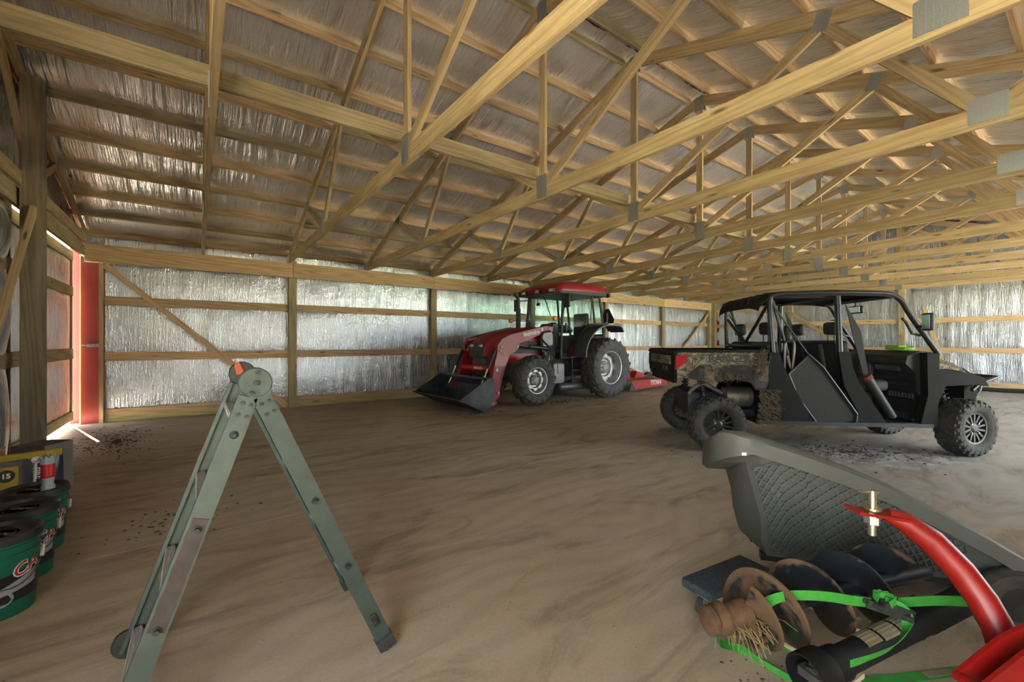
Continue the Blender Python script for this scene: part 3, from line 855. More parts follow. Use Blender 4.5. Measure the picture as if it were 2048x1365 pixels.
# --- frame, engine, axles
m = MB().rbox((0.55, 0, 0.72), (1.5, 0.46, 0.50), 0.05).rbox((1.9, 0, 0.78), (1.5, 0.42, 0.42), 0.03).box((2.6, 0, 0.72), (0.7, 0.30, 0.22))
m.cyl((0, -0.70, 0.70), (0, 0.70, 0.70), 0.13, 16).rbox((2.19, 0, 0.52), (0.22, 1.25, 0.18), 0.04).cyl((2.19, -0.62, 0.52), (2.19, 0.62, 0.52), 0.11, 14)
m.cyl((1.5, 0.10, 0.40), (1.5, 0.55, 0.40), 0.05, 10)
m.build('chassis', MAT['dark_steel'], TR, smooth=True, ang=30)
MB().rbox((1.28, 0.47, 0.60), (0.36, 0.30, 0.46), 0.06).rbox((1.25, 0.63, 0.70), (0.20, 0.02, 0.20), 0.01).build('battery_box', MAT['grey_panel'], TR, smooth=True, ang=30)
MB().rbox((0.95, 0.52, 0.30), (0.85, 0.42, 0.18), 0.07, 3).rbox((0.95, -0.52, 0.30), (0.85, 0.42, 0.18), 0.07, 3).build('fuel_tank', MAT['fender_grey'], TR, smooth=True)
m = MB()
for z in (0.42, 0.66): m.rbox((0.82, 0.64, z), (0.34, 0.16, 0.03), 0.008)
for x in (0.67, 0.97): m.tube([(x, 0.70, 0.92), (x, 0.71, 0.40)], 0.014, 8)
m.build('cab_step', MAT['black'], TR)
m = MB()
for i in range(7):
    y = 0.52 + 0.02 * (i % 3); x = 1.42 + 0.05 * i
    m.tube([(x, y, 1.25 - 0.03 * i), (x - 0.03, y + 0.05, 1.05), (x - 0.10 + 0.04 * i, y, 0.80)], 0.011, 7, smooth_path=6)
m.tube([(1.60, 0.66, 1.52), (1.80, 0.68, 1.50), (1.86, 0.68, 1.36), (1.68, 0.66, 1.22), (1.55, 0.62, 1.12), (1.50, 0.58, 0.92)], 0.022, 8, smooth_path=6)
m.build('hydraulic_hoses', MAT['black'], TR, smooth=True)
# --- bonnet: lofted, rounded top
secs = [(1.18, 1.62, 0.36), (1.7, 1.63, 0.37), (2.2, 1.585, 0.37), (2.6, 1.51, 0.35), (2.85, 1.43, 0.32), (3.00, 1.32, 0.29), (3.05, 1.20, 0.27)]
m = MB(); vs = []; fs = []; NP = 13
for x, zt, w in secs:
    zb = 1.00 if x < 2.9 else 1.0
    for i in range(NP):
        t = i / (NP - 1) * PI
        yy = w * math.cos(t); yy = math.copysign(w * abs(math.cos(t)) ** 0.45, yy)
        zz = zb + (zt - zb) * math.sin(t) ** 0.42 if 0 < i < NP - 1 else zb
        vs.append((x, yy, zz))
for j in range(len(secs) - 1):
    for i in range(NP - 1): fs.append((j * NP + i, j * NP + i + 1, (j + 1) * NP + i + 1, (j + 1) * NP + i))
fs.append(tuple(range(NP))); fs.append(tuple((len(secs) - 1) * NP + i for i in range(NP))[::-1])
for j in range(len(secs) - 1): fs.append((j * NP, (j + 1) * NP, (j + 1) * NP + NP - 1, j * NP + NP - 1))
hood = m.add(vs, fs).build('bonnet', MAT['red'], TR, smooth=True, ang=50)
for s in (1, -1):
    MB().prism([(1.30, 1.05), (2.45, 1.05), (2.60, 1.20), (2.45, 1.30), (1.35, 1.32)], s * 0.372, s * 0.382).build('side_grille', MAT['black'], hood)
MB().rbox((3.035, 0, 1.12), (0.05, 0.50, 0.30), 0.02).build('front_grille', MAT['black'], hood)
for s in (1, -1):
    MB().rbox((3.05, s * 0.17, 1.22), (0.04, 0.13, 0.06), 0.02).build('headlight', MAT['lens'], hood, smooth=True)
m = MB()
for s in (1, -1):
    m.prism([(1.35, 0.90), (2.15, 0.90), (2.30, 0.86), (2.62, 0.88), (2.48, 1.02), (2.24, 1.16), (2.04, 1.17), (2.12, 1.00), (1.35, 1.00)], s * 0.28, s * 0.36)
m.build('loader_subframe', MAT['red_bright'], TR)
MB().rbox((2.85, 0, 0.85), (0.30, 0.50, 0.34), 0.03).build('front_weight_bracket', MAT['dark_steel'], TR, smooth=True)
# --- loader
UP = [(1.52, 1.62), (1.73, 1.635), (2.30, 1.52), (2.70, 1.43), (2.88, 1.36), (2.99, 1.24), (3.00, 1.13), (2.86, 1.05), (2.70, 1.04), (2.56, 1.10), (2.48, 1.17), (2.44, 1.27), (1.88, 1.45), (1.52, 1.52)]
LEG = [(2.99, 1.14), (2.70, 1.04), (2.82, 0.72), (2.94, 0.36), (2.94, 0.24), (3.03, 0.16), (3.00, 0.10), (3.06, 0.06), (3.17, 0.04), (3.20, 0.22), (3.15, 0.47)]
for s in (1, -1):
    y0, y1 = (0.54, 0.66) if s > 0 else (-0.66, -0.54)
    arm = MB().prism(UP, y0, y1).build('loader_arm', MAT['red'], TR)
    MB().prism(LEG, y0 + 0.008, y1 - 0.008).build('lower_boom', MAT['red'], arm)
    pins = MB()
    for x, z in ((1.62, 1.575), (2.90, 1.20), (2.50, 1.20), (2.93, 1.13), (3.12, 0.10), (2.98, 0.30)):
        pins.cyl((x, y0 - 0.012, z), (x, y1 + 0.012, z), 0.030, 12)
    for x, z in ((2.72, 1.33), (2.74, 1.12), (2.60, 1.30), (3.02, 0.80)):
        pins.cyl((x, y0 - 0.006, z), (x, y1 + 0.006, z), 0.012, 8)
    pins.build('pivot_pin', MAT['grey_panel'], arm, smooth=True, ang=30)
    # lift and tilt rams
    ram = MB().cyl((1.58, s * 0.60, 1.15), (2.15, s * 0.60, 1.20), 0.042, 14)
    rm = ram.build('lift_ram', MAT['black_gloss'], TR, smooth=True, ang=30)
    MB().cyl((2.15, s * 0.60, 1.20), (2.52, s * 0.60, 1.225), 0.024, 12).build('ram_rod', MAT['chrome'], rm, smooth=True, ang=30)
    rm = MB().cyl((3.02, s * 0.60, 1.12), (3.19, s * 0.60, 0.78), 0.034, 14).build('tilt_ram', MAT['black_gloss'], TR, smooth=True, ang=30)
    MB().cyl((3.19, s * 0.60, 0.78), (3.36, s * 0.60, 0.42), 0.020, 12).build('ram_rod', MAT['chrome'], rm, smooth=True, ang=30)
    MB().prism([(1.66, 1.60), (1.50, 1.62), (1.40, 1.45), (1.40, 0.92), (1.56, 0.88), (1.66, 1.10), (1.70, 1.35)], s * 0.46, s * 0.53).build('loader_tower', MAT['grey_panel'], TR)
xt = MB().tube([(3.02, -0.55, 0.76), (3.02, 0.55, 0.76)], 0.075, 20)
ct = xt.build('cross_tube', MAT['red_bright'], TR, smooth=True, ang=30)
lettering('lettering', 'Mahindra', 0.085, MAT['white'], ct, basis((3.02 + 0.0765, 0.12, 0.77), (0, 1, 0), (-0.02, 0, 1)), bold=0.002)
lettering('lettering', 'Mahindra', 0.115, MAT['white'], TR, basis((2.13, 0.662, 1.475), (-0.96, 0, 0.20), (0.20, 0, 0.96)), bold=0.003)
lettering('lettering', 'Mahindra', 0.060, MAT['white'], TR, basis((2.80, -0.538, 1.36), (-0.96, 0, 0.25), (0.25, 0, 0.96)), bold=0.002)
MB().box((1.83, 0.662, 1.555), (0.05, 0.003, 0.075)).box((3.01, 0.662, 0.75), (0.045, 0.003, 0.06)).build('decal', MAT['white'], TR)
# --- bucket
b0, b1 = -0.97, 0.87
side = [(3.45, 0.005), (3.98, 0.255), (3.36, 0.615), (3.24, 0.60), (3.22, 0.36), (3.28, 0.12)]
m = MB()
inner = [(3.98, 0.255), (3.45, 0.005), (3.36, 0.04), (3.28, 0.13), (3.235, 0.30), (3.235, 0.45), (3.28, 0.60), (3.36, 0.615)]
for a, b in zip(inner[:-1], inner[1:]):
    m.beam((a[0], (b0 + b1) / 2, a[1]), (b[0], (b0 + b1) / 2, b[1]), 0.012, b1 - b0)
for y in (b0, b1 - 0.012): m.prism(side, y, y + 0.012)
m.beam((3.30, b0, 0.60), (3.30, b1, 0.60), 0.035, 0.09)
bk = m.build('bucket', MAT['bucket_steel'], TR)
MB().beam((3.90, (b0 + b1) / 2, 0.212), (4.02, (b0 + b1) / 2, 0.268), 0.018, b1 - b0 + 0.004).build('cutting_edge', MAT['dark_steel'], bk)
m = MB()
for s in (1, -1): m.prism([(3.05, 0.05), (3.22, 0.10), (3.26, 0.48), (3.20, 0.50), (3.12, 0.30)], s * 0.60 - 0.05, s * 0.60 + 0.05)
m.build('bucket_bracket', MAT['red'], bk)
# --- cab
m = MB()
for s in (1, -1):
    m.tube([(1.22, s * 0.60, 0.92), (1.20, s * 0.60, 1.60), (1.12, s * 0.585, 2.40)], 0.032, 10)      # front pillar
    m.tube([(0.12, s * 0.60, 1.45), (0.10, s * 0.60, 1.75), (0.18, s * 0.585, 2.42)], 0.028, 10)      # door pillar
    m.tube([(-0.28, s * 0.56, 1.45), (-0.24, s * 0.56, 1.75), (-0.12, s * 0.55, 2.42)], 0.030, 10)    # rear pillar
    m.tube([(1.22, s * 0.60, 0.94), (0.80, s * 0.60, 0.93), (0.76, s * 0.60, 1.15), (0.60, s * 0.60, 1.42), (0.12, s * 0.60, 1.66), (-0.26, s * 0.57, 1.72)], 0.022, 8)
m.tube([(1.12, -0.585, 2.40), (1.12, 0.585, 2.40)], 0.03, 8).tube([(-0.12, -0.55, 2.42), (-0.12, 0.55, 2.42)], 0.03, 8).tube([(-0.28, -0.56, 1.45), (-0.28, 0.56, 1.45)], 0.03, 8)
for s in (1, -1): m.tube([(1.12, s * 0.585, 2.40), (-0.12, s * 0.55, 2.42)], 0.03, 8)
cab = m.build('cab_frame', MAT['black'], TR, smooth=True, ang=40)
MB().box((0.45, 0, 0.98), (1.5, 1.12, 0.10)).rbox((-0.05, 0, 1.2), (0.5, 1.1, 0.5), 0.05).build('cab_floor', MAT['black'], TR, smooth=True, ang=30)
m = MB()
m.add([(1.205, -0.585, 1.50), (1.205, 0.585, 1.50), (1.115, 0.575, 2.38), (1.115, -0.575, 2.38)], [(0, 1, 2, 3)])
m.build('windscreen', MAT['cab_glass'], TR, fix=False)
MB().add([(1.222, -0.585, 0.98), (1.222, 0.585, 0.98), (1.205, 0.585, 1.50), (1.205, -0.585, 1.50)], [(0, 1, 2, 3)]).build('lower_front_glass', MAT['cab_glass'], TR, fix=False)
for s in (1, -1):
    MB().add([(1.21, s * 0.605, 0.96), (0.82, s * 0.605, 0.95), (0.77, s * 0.605, 1.16), (0.61, s * 0.605, 1.42), (0.14, s * 0.605, 1.66), (0.12, s * 0.605, 1.76), (0.18, s * 0.59, 2.38), (1.11, s * 0.59, 2.37), (1.19, s * 0.605, 1.6)],
             [tuple(range(9))]).build('door_glass', MAT['cab_glass'], TR, fix=False)
    MB().add([(0.10, s * 0.60, 1.68), (-0.24, s * 0.57, 1.74), (-0.13, s * 0.552, 2.38), (0.16, s * 0.59, 2.38)], [(0, 1, 2, 3)]).build('quarter_glass', MAT['cab_glass'], TR, fix=False)
MB().add([(-0.27, -0.55, 1.50), (-0.27, 0.55, 1.50), (-0.13, 0.54, 2.38), (-0.13, -0.54, 2.38)], [(0, 1, 2, 3)]).build('rear_glass', MAT['cab_glass'], TR, fix=False)
MB().rbox((1.08, 0.625, 1.62), (0.05, 0.04, 0.20), 0.012).tube([(0.28, 0.63, 1.80), (0.26, 0.64, 2.10), (0.24, 0.63, 2.26)], 0.012, 8).rbox((0.24, 0.63, 2.28), (0.08, 0.03, 0.05), 0.01).build('door_handle', MAT['black'], TR, smooth=True)
# inside the cab: seat, wheel, dash, levers
m = MB().rbox((0.15, 0, 1.38), (0.48, 0.48, 0.14), 0.05, 3).rbox((-0.08, 0, 1.70), (0.12, 0.46, 0.60), 0.05, 3)
m.build('seat', MAT['cloth'], TR, smooth=True)
m = MB().tube([(1.10, 0, 1.05), (0.78, 0, 1.60)], 0.03, 8)
t = Matrix.Translation((0.76, 0, 1.64)) @ Matrix.Rotation(R(-32), 4, 'Y')
m.lathe([(0.19 + 0.014 * math.cos(2 * PI * k / 8), 0.014 * math.sin(2 * PI * k / 8)) for k in range(8)], 28, t, close=True)
for k in range(3):
    a = 2 * PI * k / 3
    m.tube([t @ Vector((0, 0, 0)), t @ Vector((0.19 * math.cos(a), 0.19 * math.sin(a), 0))], 0.012, 6)
m.build('steering_wheel', MAT['black'], TR, smooth=True)
MB().prism([(1.18, 1.0), (1.18, 1.60), (1.05, 1.72), (0.92, 1.66), (0.98, 1.0)], -0.22, 0.22).build('dashboard', MAT['fender_grey'], TR)
m = MB()
for i, (x, y) in enumerate([(0.35, -0.36), (0.28, -0.40), (0.20, -0.38), (0.5, -0.42)]):
    m.tube([(x, y, 1.2), (x + 0.05, y, 1.62 + 0.04 * i)], 0.010, 6).lathe([(0, -0.02), (0.02, 0), (0, 0.02)], 8, Matrix.Translation((x + 0.05, y, 1.64 + 0.04 * i)))
m.rbox((0.25, -0.42, 1.30), (0.6, 0.24, 0.30), 0.04)
m.build('side_console', MAT['black'], TR, smooth=True, ang=30)
MB().tube([(1.09, -0.1, 2.36), (1.13, 0.05, 2.15), (1.165, 0.22, 1.88)], 0.010, 6).build('wiper', MAT['black'], TR)
MB().rbox((1.02, -0.38, 2.20), (0.02, 0.12, 0.07), 0.008).tube([(1.05, -0.38, 2.36), (1.02, -0.38, 2.22)], 0.008, 6).build('inside_mirror', MAT['black'], TR)
# --- roof
m = MB(); vs = []; fs = []
lay = [(2.40, 0.0, 0), (2.46, 0.02, 0), (2.56, 0.0, 1), (2.63, -0.05, 1), (2.675, -0.16, 1), (2.69, -0.36, 1)]
def roof_loop(z, g, front):
    x0, x1, w = -0.28 - g, 1.42 + g - (0.10 if z > 2.6 else 0), 0.70 + g
    zf = lambda x: z - (0.07 * max(0, (x - 0.75) / 0.7) ** 2 if z > 2.45 else 0)
    r = 0.16; pts = []
    for cx_, cy_, a0 in ((x1 - r, w - r, 0), (x0 + r, w - r, 90), (x0 + r, -w + r, 180), (x1 - r, -w + r, 270)):
        for k in range(5):
            a = R(a0 + 90 * k / 4); px_, py_ = cx_ + r * math.cos(a), cy_ + r * math.sin(a)
            pts.append((px_, py_, zf(px_)))
    return pts
for z, g, fr in lay: vs += roof_loop(z, g, fr)
n = 20
for j in range(len(lay) - 1):
    for k in range(n): fs.append((j * n + k, j * n + (k + 1) % n, (j + 1) * n + (k + 1) % n, (j + 1) * n + k))
fs.append(tuple(range(n))[::-1]); fs.append(tuple((len(lay) - 1) * n + k for k in range(n)))
rf = m.add(vs, fs).build('roof', MAT['red'], TR, smooth=True, ang=50)
m = MB(); vs = roof_loop(2.375, 0.012, 0) + roof_loop(2.465, 0.024, 0)
m.add(vs, [(k, (k + 1) % n, n + (k + 1) % n, n + k) for k in range(n)] + [tuple(range(n))[::-1], tuple(range(n, 2 * n))]).build('roof_band', MAT['black'], rf, smooth=True, ang=40)
for y in (-0.62, -0.36, 0.10, 0.56):
    lb = MB().rbox((1.455, y, 2.43), (0.07, 0.15, 0.09), 0.015).build('work_light', MAT['black'], rf, smooth=True, ang=30)
    MB().rbox((1.492, y, 2.43), (0.008, 0.12, 0.065), 0.003).build('lens', MAT['lens'], lb)
lb = MB().rbox((-0.36, 0.62, 2.42), (0.07, 0.13, 0.09), 0.015).rbox((-0.36, -0.62, 2.42), (0.07, 0.13, 0.09), 0.015).build('work_light', MAT['black'], rf)
# --- fenders: an arched band over each rear tyre plus a red inner panel
ARC = [(0.90, 0.96), (0.86, 1.18), (0.74, 1.38), (0.54, 1.55), (0.30, 1.65), (0.0, 1.68), (-0.30, 1.66), (-0.42, 1.53)]
for s in (1, -1):
    m = MB()
    pts = catmull([(x, 0, z) for x, z in ARC], 4)
    for a, b in zip(pts[:-1], pts[1:]):
        m.beam((a.x, s * 0.86, a.z), (b.x, s * 0.86, b.z), 0.030, 0.40)
    m.build('fender', MAT['fender_grey'], TR)
    m = MB()
    for a, b in zip(pts[:-1], pts[1:]):
        m.beam((a.x + 0.02, s * 0.655, a.z + 0.03), (b.x + 0.02, s * 0.655, b.z + 0.03), 0.05, 0.10)
    m.build('fender_edge', MAT['black'], TR)
    red = [(0.96, 0.94), (0.92, 1.18), (0.78, 1.42), (0.56, 1.60), (0.22, 1.71), (0.22, 1.66), (0.50, 1.52), (0.68, 1.35), (0.78, 1.16), (0.80, 0.94)]
    rp = MB().prism(red, s * 0.60, s * 0.66).build('fender_panel', MAT['red'], TR)
    MB().prism([(0.72, 1.28), (0.77, 1.24), (0.72, 1.42), (0.67, 1.44)], s * 0.66, s * 0.663).build('decal', MAT['white'], rp)
# --- exhaust, mirrors, indicators, slow vehicle sign
m = MB().tube([(1.57, -0.46, 1.45), (1.58, -0.46, 2.26), (1.60, -0.46, 2.34), (1.68, -0.47, 2.42)], 0.042, 12, smooth_path=5)
m.lathe([(0.058, 1.55), (0.058, 2.05), (0.05, 2.08)], 14, Matrix.Translation((1.575, -0.46, 0)))
m.build('exhaust_pipe', MAT['black'], TR, smooth=True, ang=40)
for s in (1, -1):
    mi = MB().rbox((1.30, s * 0.86, 2.19), (0.05, 0.19, 0.30), 0.025, 3).build('mirror', MAT['black'], TR, smooth=True)
    MB().tube([(1.18, s * 0.60, 1.95), (1.28, s * 0.74, 1.98), (1.30, s * 0.80, 2.06)], 0.012, 8).tube([(1.15, s * 0.60, 2.30), (1.28, s * 0.80, 2.30)], 0.012, 8).build('mirror_arm', MAT['black'], mi)
    st = MB().tube([(1.20, s * 0.60, 1.80), (1.50, s * 0.74, 1.80)], 0.011, 8).build('indicator_stalk', MAT['black'], TR)
    MB().rbox((1.56, s * 0.76, 1.80), (0.10, 0.09, 0.10), 0.03, 3).build('indicator', MAT['amber'], st, smooth=True)
sm = MB().prism([(0.10, 1.86), (0.12, 1.76), (0.50, 1.76), (0.52, 1.86), (0.36, 2.13), (0.26, 2.13)], -0.73, -0.72, 'x').build('slow_vehicle_sign', MAT['black_gloss'], TR)
MB().box((-0.712, 0.31, 1.90), (0.012, 0.05, 0.26)).tube([(-0.70, 0.31, 1.80), (-0.60, 0.31, 1.72), (-0.40, 0.31, 1.67)], 0.015, 6).build('sign_bracket', MAT['grey_panel'], sm)
# --- three-point linkage at the back
m = MB()
for s in (1, -1):
    m.beam((-0.15, s * 0.30, 0.55), (-1.00, s * 0.36, 0.42), 0.06, 0.02).beam((-0.20, s * 0.25, 1.02), (-0.62, s * 0.30, 0.98), 0.05, 0.03).cyl((-0.60, s * 0.30, 0.98), (-0.68, s * 0.33, 0.48), 0.018, 8)
m.cyl((-0.2, 0, 0.9), (-0.95, 0, 0.78), 0.022, 8)
m.build('three_point_linkage', MAT['dark_steel'], TR)

# ================================================================== mower deck behind the tractor
CU = thing('rotary_cutter', 'red flat-decked rotary cutter standing behind the red tractor', 'mower', (9.72, 7.95, 0), R(182))
W2 = 0.86
MAT['cutter_red'] = plain('dusty_red_deck_paint', (0.50, 0.045, 0.04), 0.5, 0.0, 0.25, 4)
MAT['cutter_top'] = plain('dirt_covered_deck', (0.28, 0.17, 0.115), 0.8, 0.0, 0.0, 3, col2=(0.40, 0.12, 0.08))
dk = MB().box((0.0, 0, 0.285), (1.55, 2 * W2, 0.012)).build('deck', MAT['cutter_top'], CU)
m = MB()
for s in (1, -1):
    m.prism([(-0.78, 0.29), (0.80, 0.29), (0.80, 0.24), (0.62, 0.06), (-0.78, 0.10)], s * W2 - 0.006, s * W2 + 0.006)
m.box((-0.78, 0, 0.24), (0.012, 2 * W2, 0.10))
sk = m.build('side_skirt', MAT['cutter_red'], CU)
for q in (W2, -W2):
    MB().prism([(0.84, 0.24), (0.92, 0.04), (0.40, 0.03), (0.52, 0.10), (0.62, 0.07)], q - 0.014, q + 0.014).build('skid_shoe', MAT['dark_steel'], sk)
lettering('lettering', 'TITAN', 0.17, MAT['white'], sk, basis((-0.25, W2 + 0.008, 0.195), (-1, 0, 0), (0, 0, 1)), bold=0.004)
m = MB().rbox((0.05, 0, 0.42), (0.30, 0.28, 0.26), 0.04).cyl((0.05, 0, 0.55), (0.05, 0, 0.60), 0.08, 12)
m.build('gearbox', MAT['dark_steel'], CU, smooth=True, ang=30)
m = MB()
for s in (1, -1):
    m.beam((0.78, s * 0.36, 0.30), (0.62, s * 0.10, 0.82), 0.05, 0.014).beam((0.60, s * 0.10, 0.80), (-0.70, s * 0.16, 0.32), 0.05, 0.010)
m.prism([(0.55, 0.30), (0.25, 0.30), (0.34, 0.52), (0.50, 0.58)], 0.18, 0.42).prism([(-0.1, 0.29), (-0.55, 0.29), (-0.45, 0.42), (-0.2, 0.47)], 0.10, 0.30)
m.build('hitch_frame', MAT['cutter_red'], CU)
m = MB().tube([(0.15, 0, 0.45), (0.55, 0.0, 0.52), (1.2, 0, 0.60)], 0.045, 10)
m.build('drive_shaft', MAT['black'], CU, smooth=True)
tw = MB().lathe([(0.05, -0.04), (0.19, -0.05), (0.20, 0), (0.19, 0.05), (0.05, 0.04)], 20, Matrix.Translation((-1.15, 0, 0.20)) @ ROTY).build('tail_wheel', MAT['rubber'], CU, smooth=True, ang=40)
MB().beam((-0.75, 0.09, 0.34), (-1.15, 0.09, 0.20), 0.05, 0.012).beam((-0.75, -0.09, 0.34), (-1.15, -0.09, 0.20), 0.05, 0.012).build('wheel_fork', MAT['cutter_red'], CU)
# ================================================================== crew utility vehicle
def camo_mat():
    m, nt, b = new_mat('woodland_camo_print')
    v = coords(nt, (1, 1, 1.6))
    n = nd(nt, 'ShaderNodeTexNoise', Scale=6.5, Detail=3.0, Distortion=1.8); nt.links.new(v, n.inputs['Vector'])
    r1 = ramp(nt, n.outputs['Fac'], [(0.0, (0.018, 0.016, 0.011)), (0.38, (0.10, 0.075, 0.04)), (0.45, (0.03, 0.033, 0.018)), (0.52, (0.27, 0.215, 0.13)), (0.59, (0.12, 0.08, 0.04)), (0.66, (0.02, 0.018, 0.013))])
    r1.color_ramp.interpolation = 'CONSTANT'
    n2 = nd(nt, 'ShaderNodeTexNoise', Scale=26.0, Detail=2.0, Distortion=2.5); nt.links.new(v, n2.inputs['Vector'])
    r2 = ramp(nt, n2.outputs['Fac'], [(0.60, 0.0), (0.61, 1.0)]); r2.color_ramp.interpolation = 'CONSTANT'
    nt.links.new(mix(nt, r2.outputs[0], r1.outputs[0], (0.30, 0.25, 0.16)), b.inputs['Base Color'])
    b.inputs['Roughness'].default_value = 0.5
    return m
MAT['camo'] = camo_mat()
MAT['utv_panel'] = plain('dusty_charcoal_panel', (0.009, 0.010, 0.009), 0.72, 0.0, 0.0, 3, col2=(0.016, 0.016, 0.014), bump=0.05, spec=0.18)
def mud_mat():
    m, nt, b = new_mat('mud_splashed_panel')
    v = coords(nt)
    n = nd(nt, 'ShaderNodeTexNoise', Scale=16.0, Detail=8.0, Roughness=0.75, Distortion=0.6); nt.links.new(v, n.inputs['Vector'])
    n2 = nd(nt, 'ShaderNodeTexNoise', Scale=4.5, Detail=3.0); nt.links.new(v, n2.inputs['Vector'])
    mm = nt.nodes.new('ShaderNodeMath'); mm.operation = 'MULTIPLY'
    nt.links.new(n.outputs['Fac'], mm.inputs[0]); nt.links.new(n2.outputs['Fac'], mm.inputs[1])
    r = ramp(nt, mm.outputs[0], [(0.22, 0.0), (0.33, 1.0)])
    nt.links.new(mix(nt, r.outputs[0], (0.013, 0.014, 0.013), (0.20, 0.155, 0.085)), b.inputs['Base Color'])
    b.inputs['Roughness'].default_value = 0.8
    return m
MAT['mud_panel'] = mud_mat()
MAT['mud'] = plain('dried_mud', (0.15, 0.115, 0.06), 0.95, 0.0, 0.4, 20, bump=0.6)
MAT['netting'] = plain('black_door_netting', (0.02, 0.021, 0.02), 0.8, 0.0, 0.0, 40, col2=(0.032, 0.032, 0.028))
MAT['tail_red'] = plain('red_tail_lens', (0.45, 0.01, 0.015), 0.2, 0.0, 0.2, 10)
MAT['muffler'] = plain('heat_stained_steel', (0.38, 0.36, 0.30), 0.38, 0.8, 0.4, 6)
MAT['tyre_dark'] = plain('dusty_off_road_rubber', (0.032, 0.031, 0.029), 0.85, 0.0, 0.0, 8, col2=(0.085, 0.075, 0.058), bump=0.2)

def utv_wheel(parent, c, out, rz=0.0, mud=0):
    Ro, W, Ri = 0.328, 0.255, 0.178
    T = Matrix.Translation(c) @ Matrix.Rotation(rz, 4, 'Z')
    ty = MB().lathe(tyre_profile(Ro - 0.022, W, Ri), 40, ROTY, close=True).build('tyre', MAT['tyre_dark'], parent, smooth=True, matrix=T)
    tr = MB(); rr = Ro - 0.022; n = 22
    for k in range(n):
        a = 2 * PI * k / n; da = 2 * PI / n
        for sgn in (1, -1):
            o = 0.5 * da if sgn > 0 else 0.0
            ring_block(tr, [(a + o, sgn * 0.006, rr), (a + o + 0.05, sgn * 0.050, rr)], 0.020, 0.012, 0.020)
            ring_block(tr, [(a + o + da * 0.5, sgn * 0.058, rr), (a + o + da * 0.42, sgn * 0.098, rr - 0.003)], 0.022, 0.012, 0.020)
            ring_block(tr, [(a + o, sgn * 0.092, rr - 0.004), (a + o, sgn * 0.118, rr - 0.014), (a + o, sgn * 0.130, rr - 0.050)], 0.022, 0.014, 0.018)
    tr.build('tread_blocks', MAT['tyre_dark'], ty)
    w = W / 2; o = out
    rim = [(Ri + 0.010, o * w * 0.75), (Ri - 0.004, o * w * 0.70), (Ri - 0.018, o * w * 0.3), (Ri - 0.02, -o * w * 0.6), (Ri + 0.008, -o * w * 0.74), (Ri - 0.01, -o * w * 0.74), (Ri - 0.032, -o * w * 0.5), (Ri - 0.030, o * w * 0.3), (Ri - 0.016, o * w * 0.72)]
    MB().lathe(rim, 36, ROTY, close=True).build('rim', MAT['black_gloss'], ty, smooth=True)
    sp = MB()
    for k in range(7):
        a = 2 * PI * k / 7
        d = Vector((math.cos(a), 0, math.sin(a))); q = Vector((-math.sin(a), 0, math.cos(a)))
        for s in (1, -1):
            sp.beam(d * 0.045 + q * (0.012 * s) + Vector((0, o * w * 0.58, 0)), d * (Ri - 0.020) + q * (0.034 * s) + Vector((0, o * w * 0.62, 0)), 0.016, 0.022, up=(0, 1, 0))
    sp.lathe([(0, -0.02), (0.055, -0.02), (0.052, 0.012), (0.030, 0.022), (0, 0.022)], 16, Matrix.Translation((0, o * w * 0.56, 0)) @ (ROTY if o > 0 else Matrix.Rotation(R(90), 4, 'X')))
    sp.build('spokes', MAT['black_gloss'], ty)
    bl = MB()
    for k in range(4):
        a = 2 * PI * (k + 0.5) / 4; p = Vector((math.cos(a) * 0.072, o * w * 0.58, math.sin(a) * 0.072))
        bl.cyl(p, p + Vector((0, o * 0.022, 0)), 0.009, 8)
    bl.build('wheel_nuts', MAT['chrome'], ty)
    MB().lathe([(0.0, -0.012), (0.13, -0.012), (0.13, 0.0), (0, 0.0)], 20, Matrix.Translation((0, -o * w * 0.2, 0)) @ ROTY).build('brake_disc', MAT['dark_steel'], ty, smooth=True, ang=30)
    return ty

UV = thing('utility_vehicle', 'black and camouflage four-seat utility buggy with roof and cargo bed', 'utility vehicle', (5.44, 3.20, 0), R(-41.1))
for s in (-1, 1):
    utv_wheel(UV, (0, s * 0.615, 0.325), s)
    utv_wheel(UV, (2.78, s * 0.60, 0.325), s, R(17))
# --- underbody
m = MB().rbox((1.35, 0, 0.40), (2.7, 0.62, 0.12), 0.03).box((1.38, 0, 0.355), (1.86, 1.36, 0.035)).rbox((0.05, 0, 0.52), (0.55, 0.55, 0.30), 0.05).rbox((2.75, 0, 0.50), (0.45, 0.46, 0.30), 0.05)
for s in (1, -1):
    m.beam((0.44, s * 0.69, 0.36), (2.36, s * 0.69, 0.345), 0.045, 0.03)
m.build('underbody', MAT['black'], UV, smooth=True, ang=30)
m = MB()
for x in (0.0, 2.78):
    for s in (1, -1):
        m.tube([(x - 0.16, s * 0.22, 0.40), (x, s * 0.50, 0.28)], 0.018, 8).tube([(x + 0.16, s * 0.22, 0.40), (x, s * 0.50, 0.28)], 0.018, 8)
        m.tube([(x - 0.12, s * 0.24, 0.58), (x, s * 0.50, 0.42)], 0.016, 8).tube([(x + 0.12, s * 0.24, 0.58), (x, s * 0.50, 0.42)], 0.016, 8)
        m.cyl((x, s * 0.15, 0.33), (x, s * 0.52, 0.325), 0.022, 10).rbox((x, s * 0.49, 0.345), (0.10, 0.06, 0.20), 0.02)
m.tube([(2.36, -0.66, 0.37), (2.55, -0.60, 0.31), (2.70, -0.55, 0.27)], 0.022, 8)
m.build('suspension_arms', MAT['dark_steel'], UV, smooth=True, ang=40)
def spring(m, p0, p1, r, turns, wr):
    p0 = Vector(p0); p1 = Vector(p1); M, L = frame(p0, p1); pts = []
    for i in range(turns * 10 + 1):
        a = 2 * PI * i / 10; pts.append(M @ Vector((L * i / (turns * 10), r * math.cos(a), r * math.sin(a))))
    m.tube(pts, wr, 6)
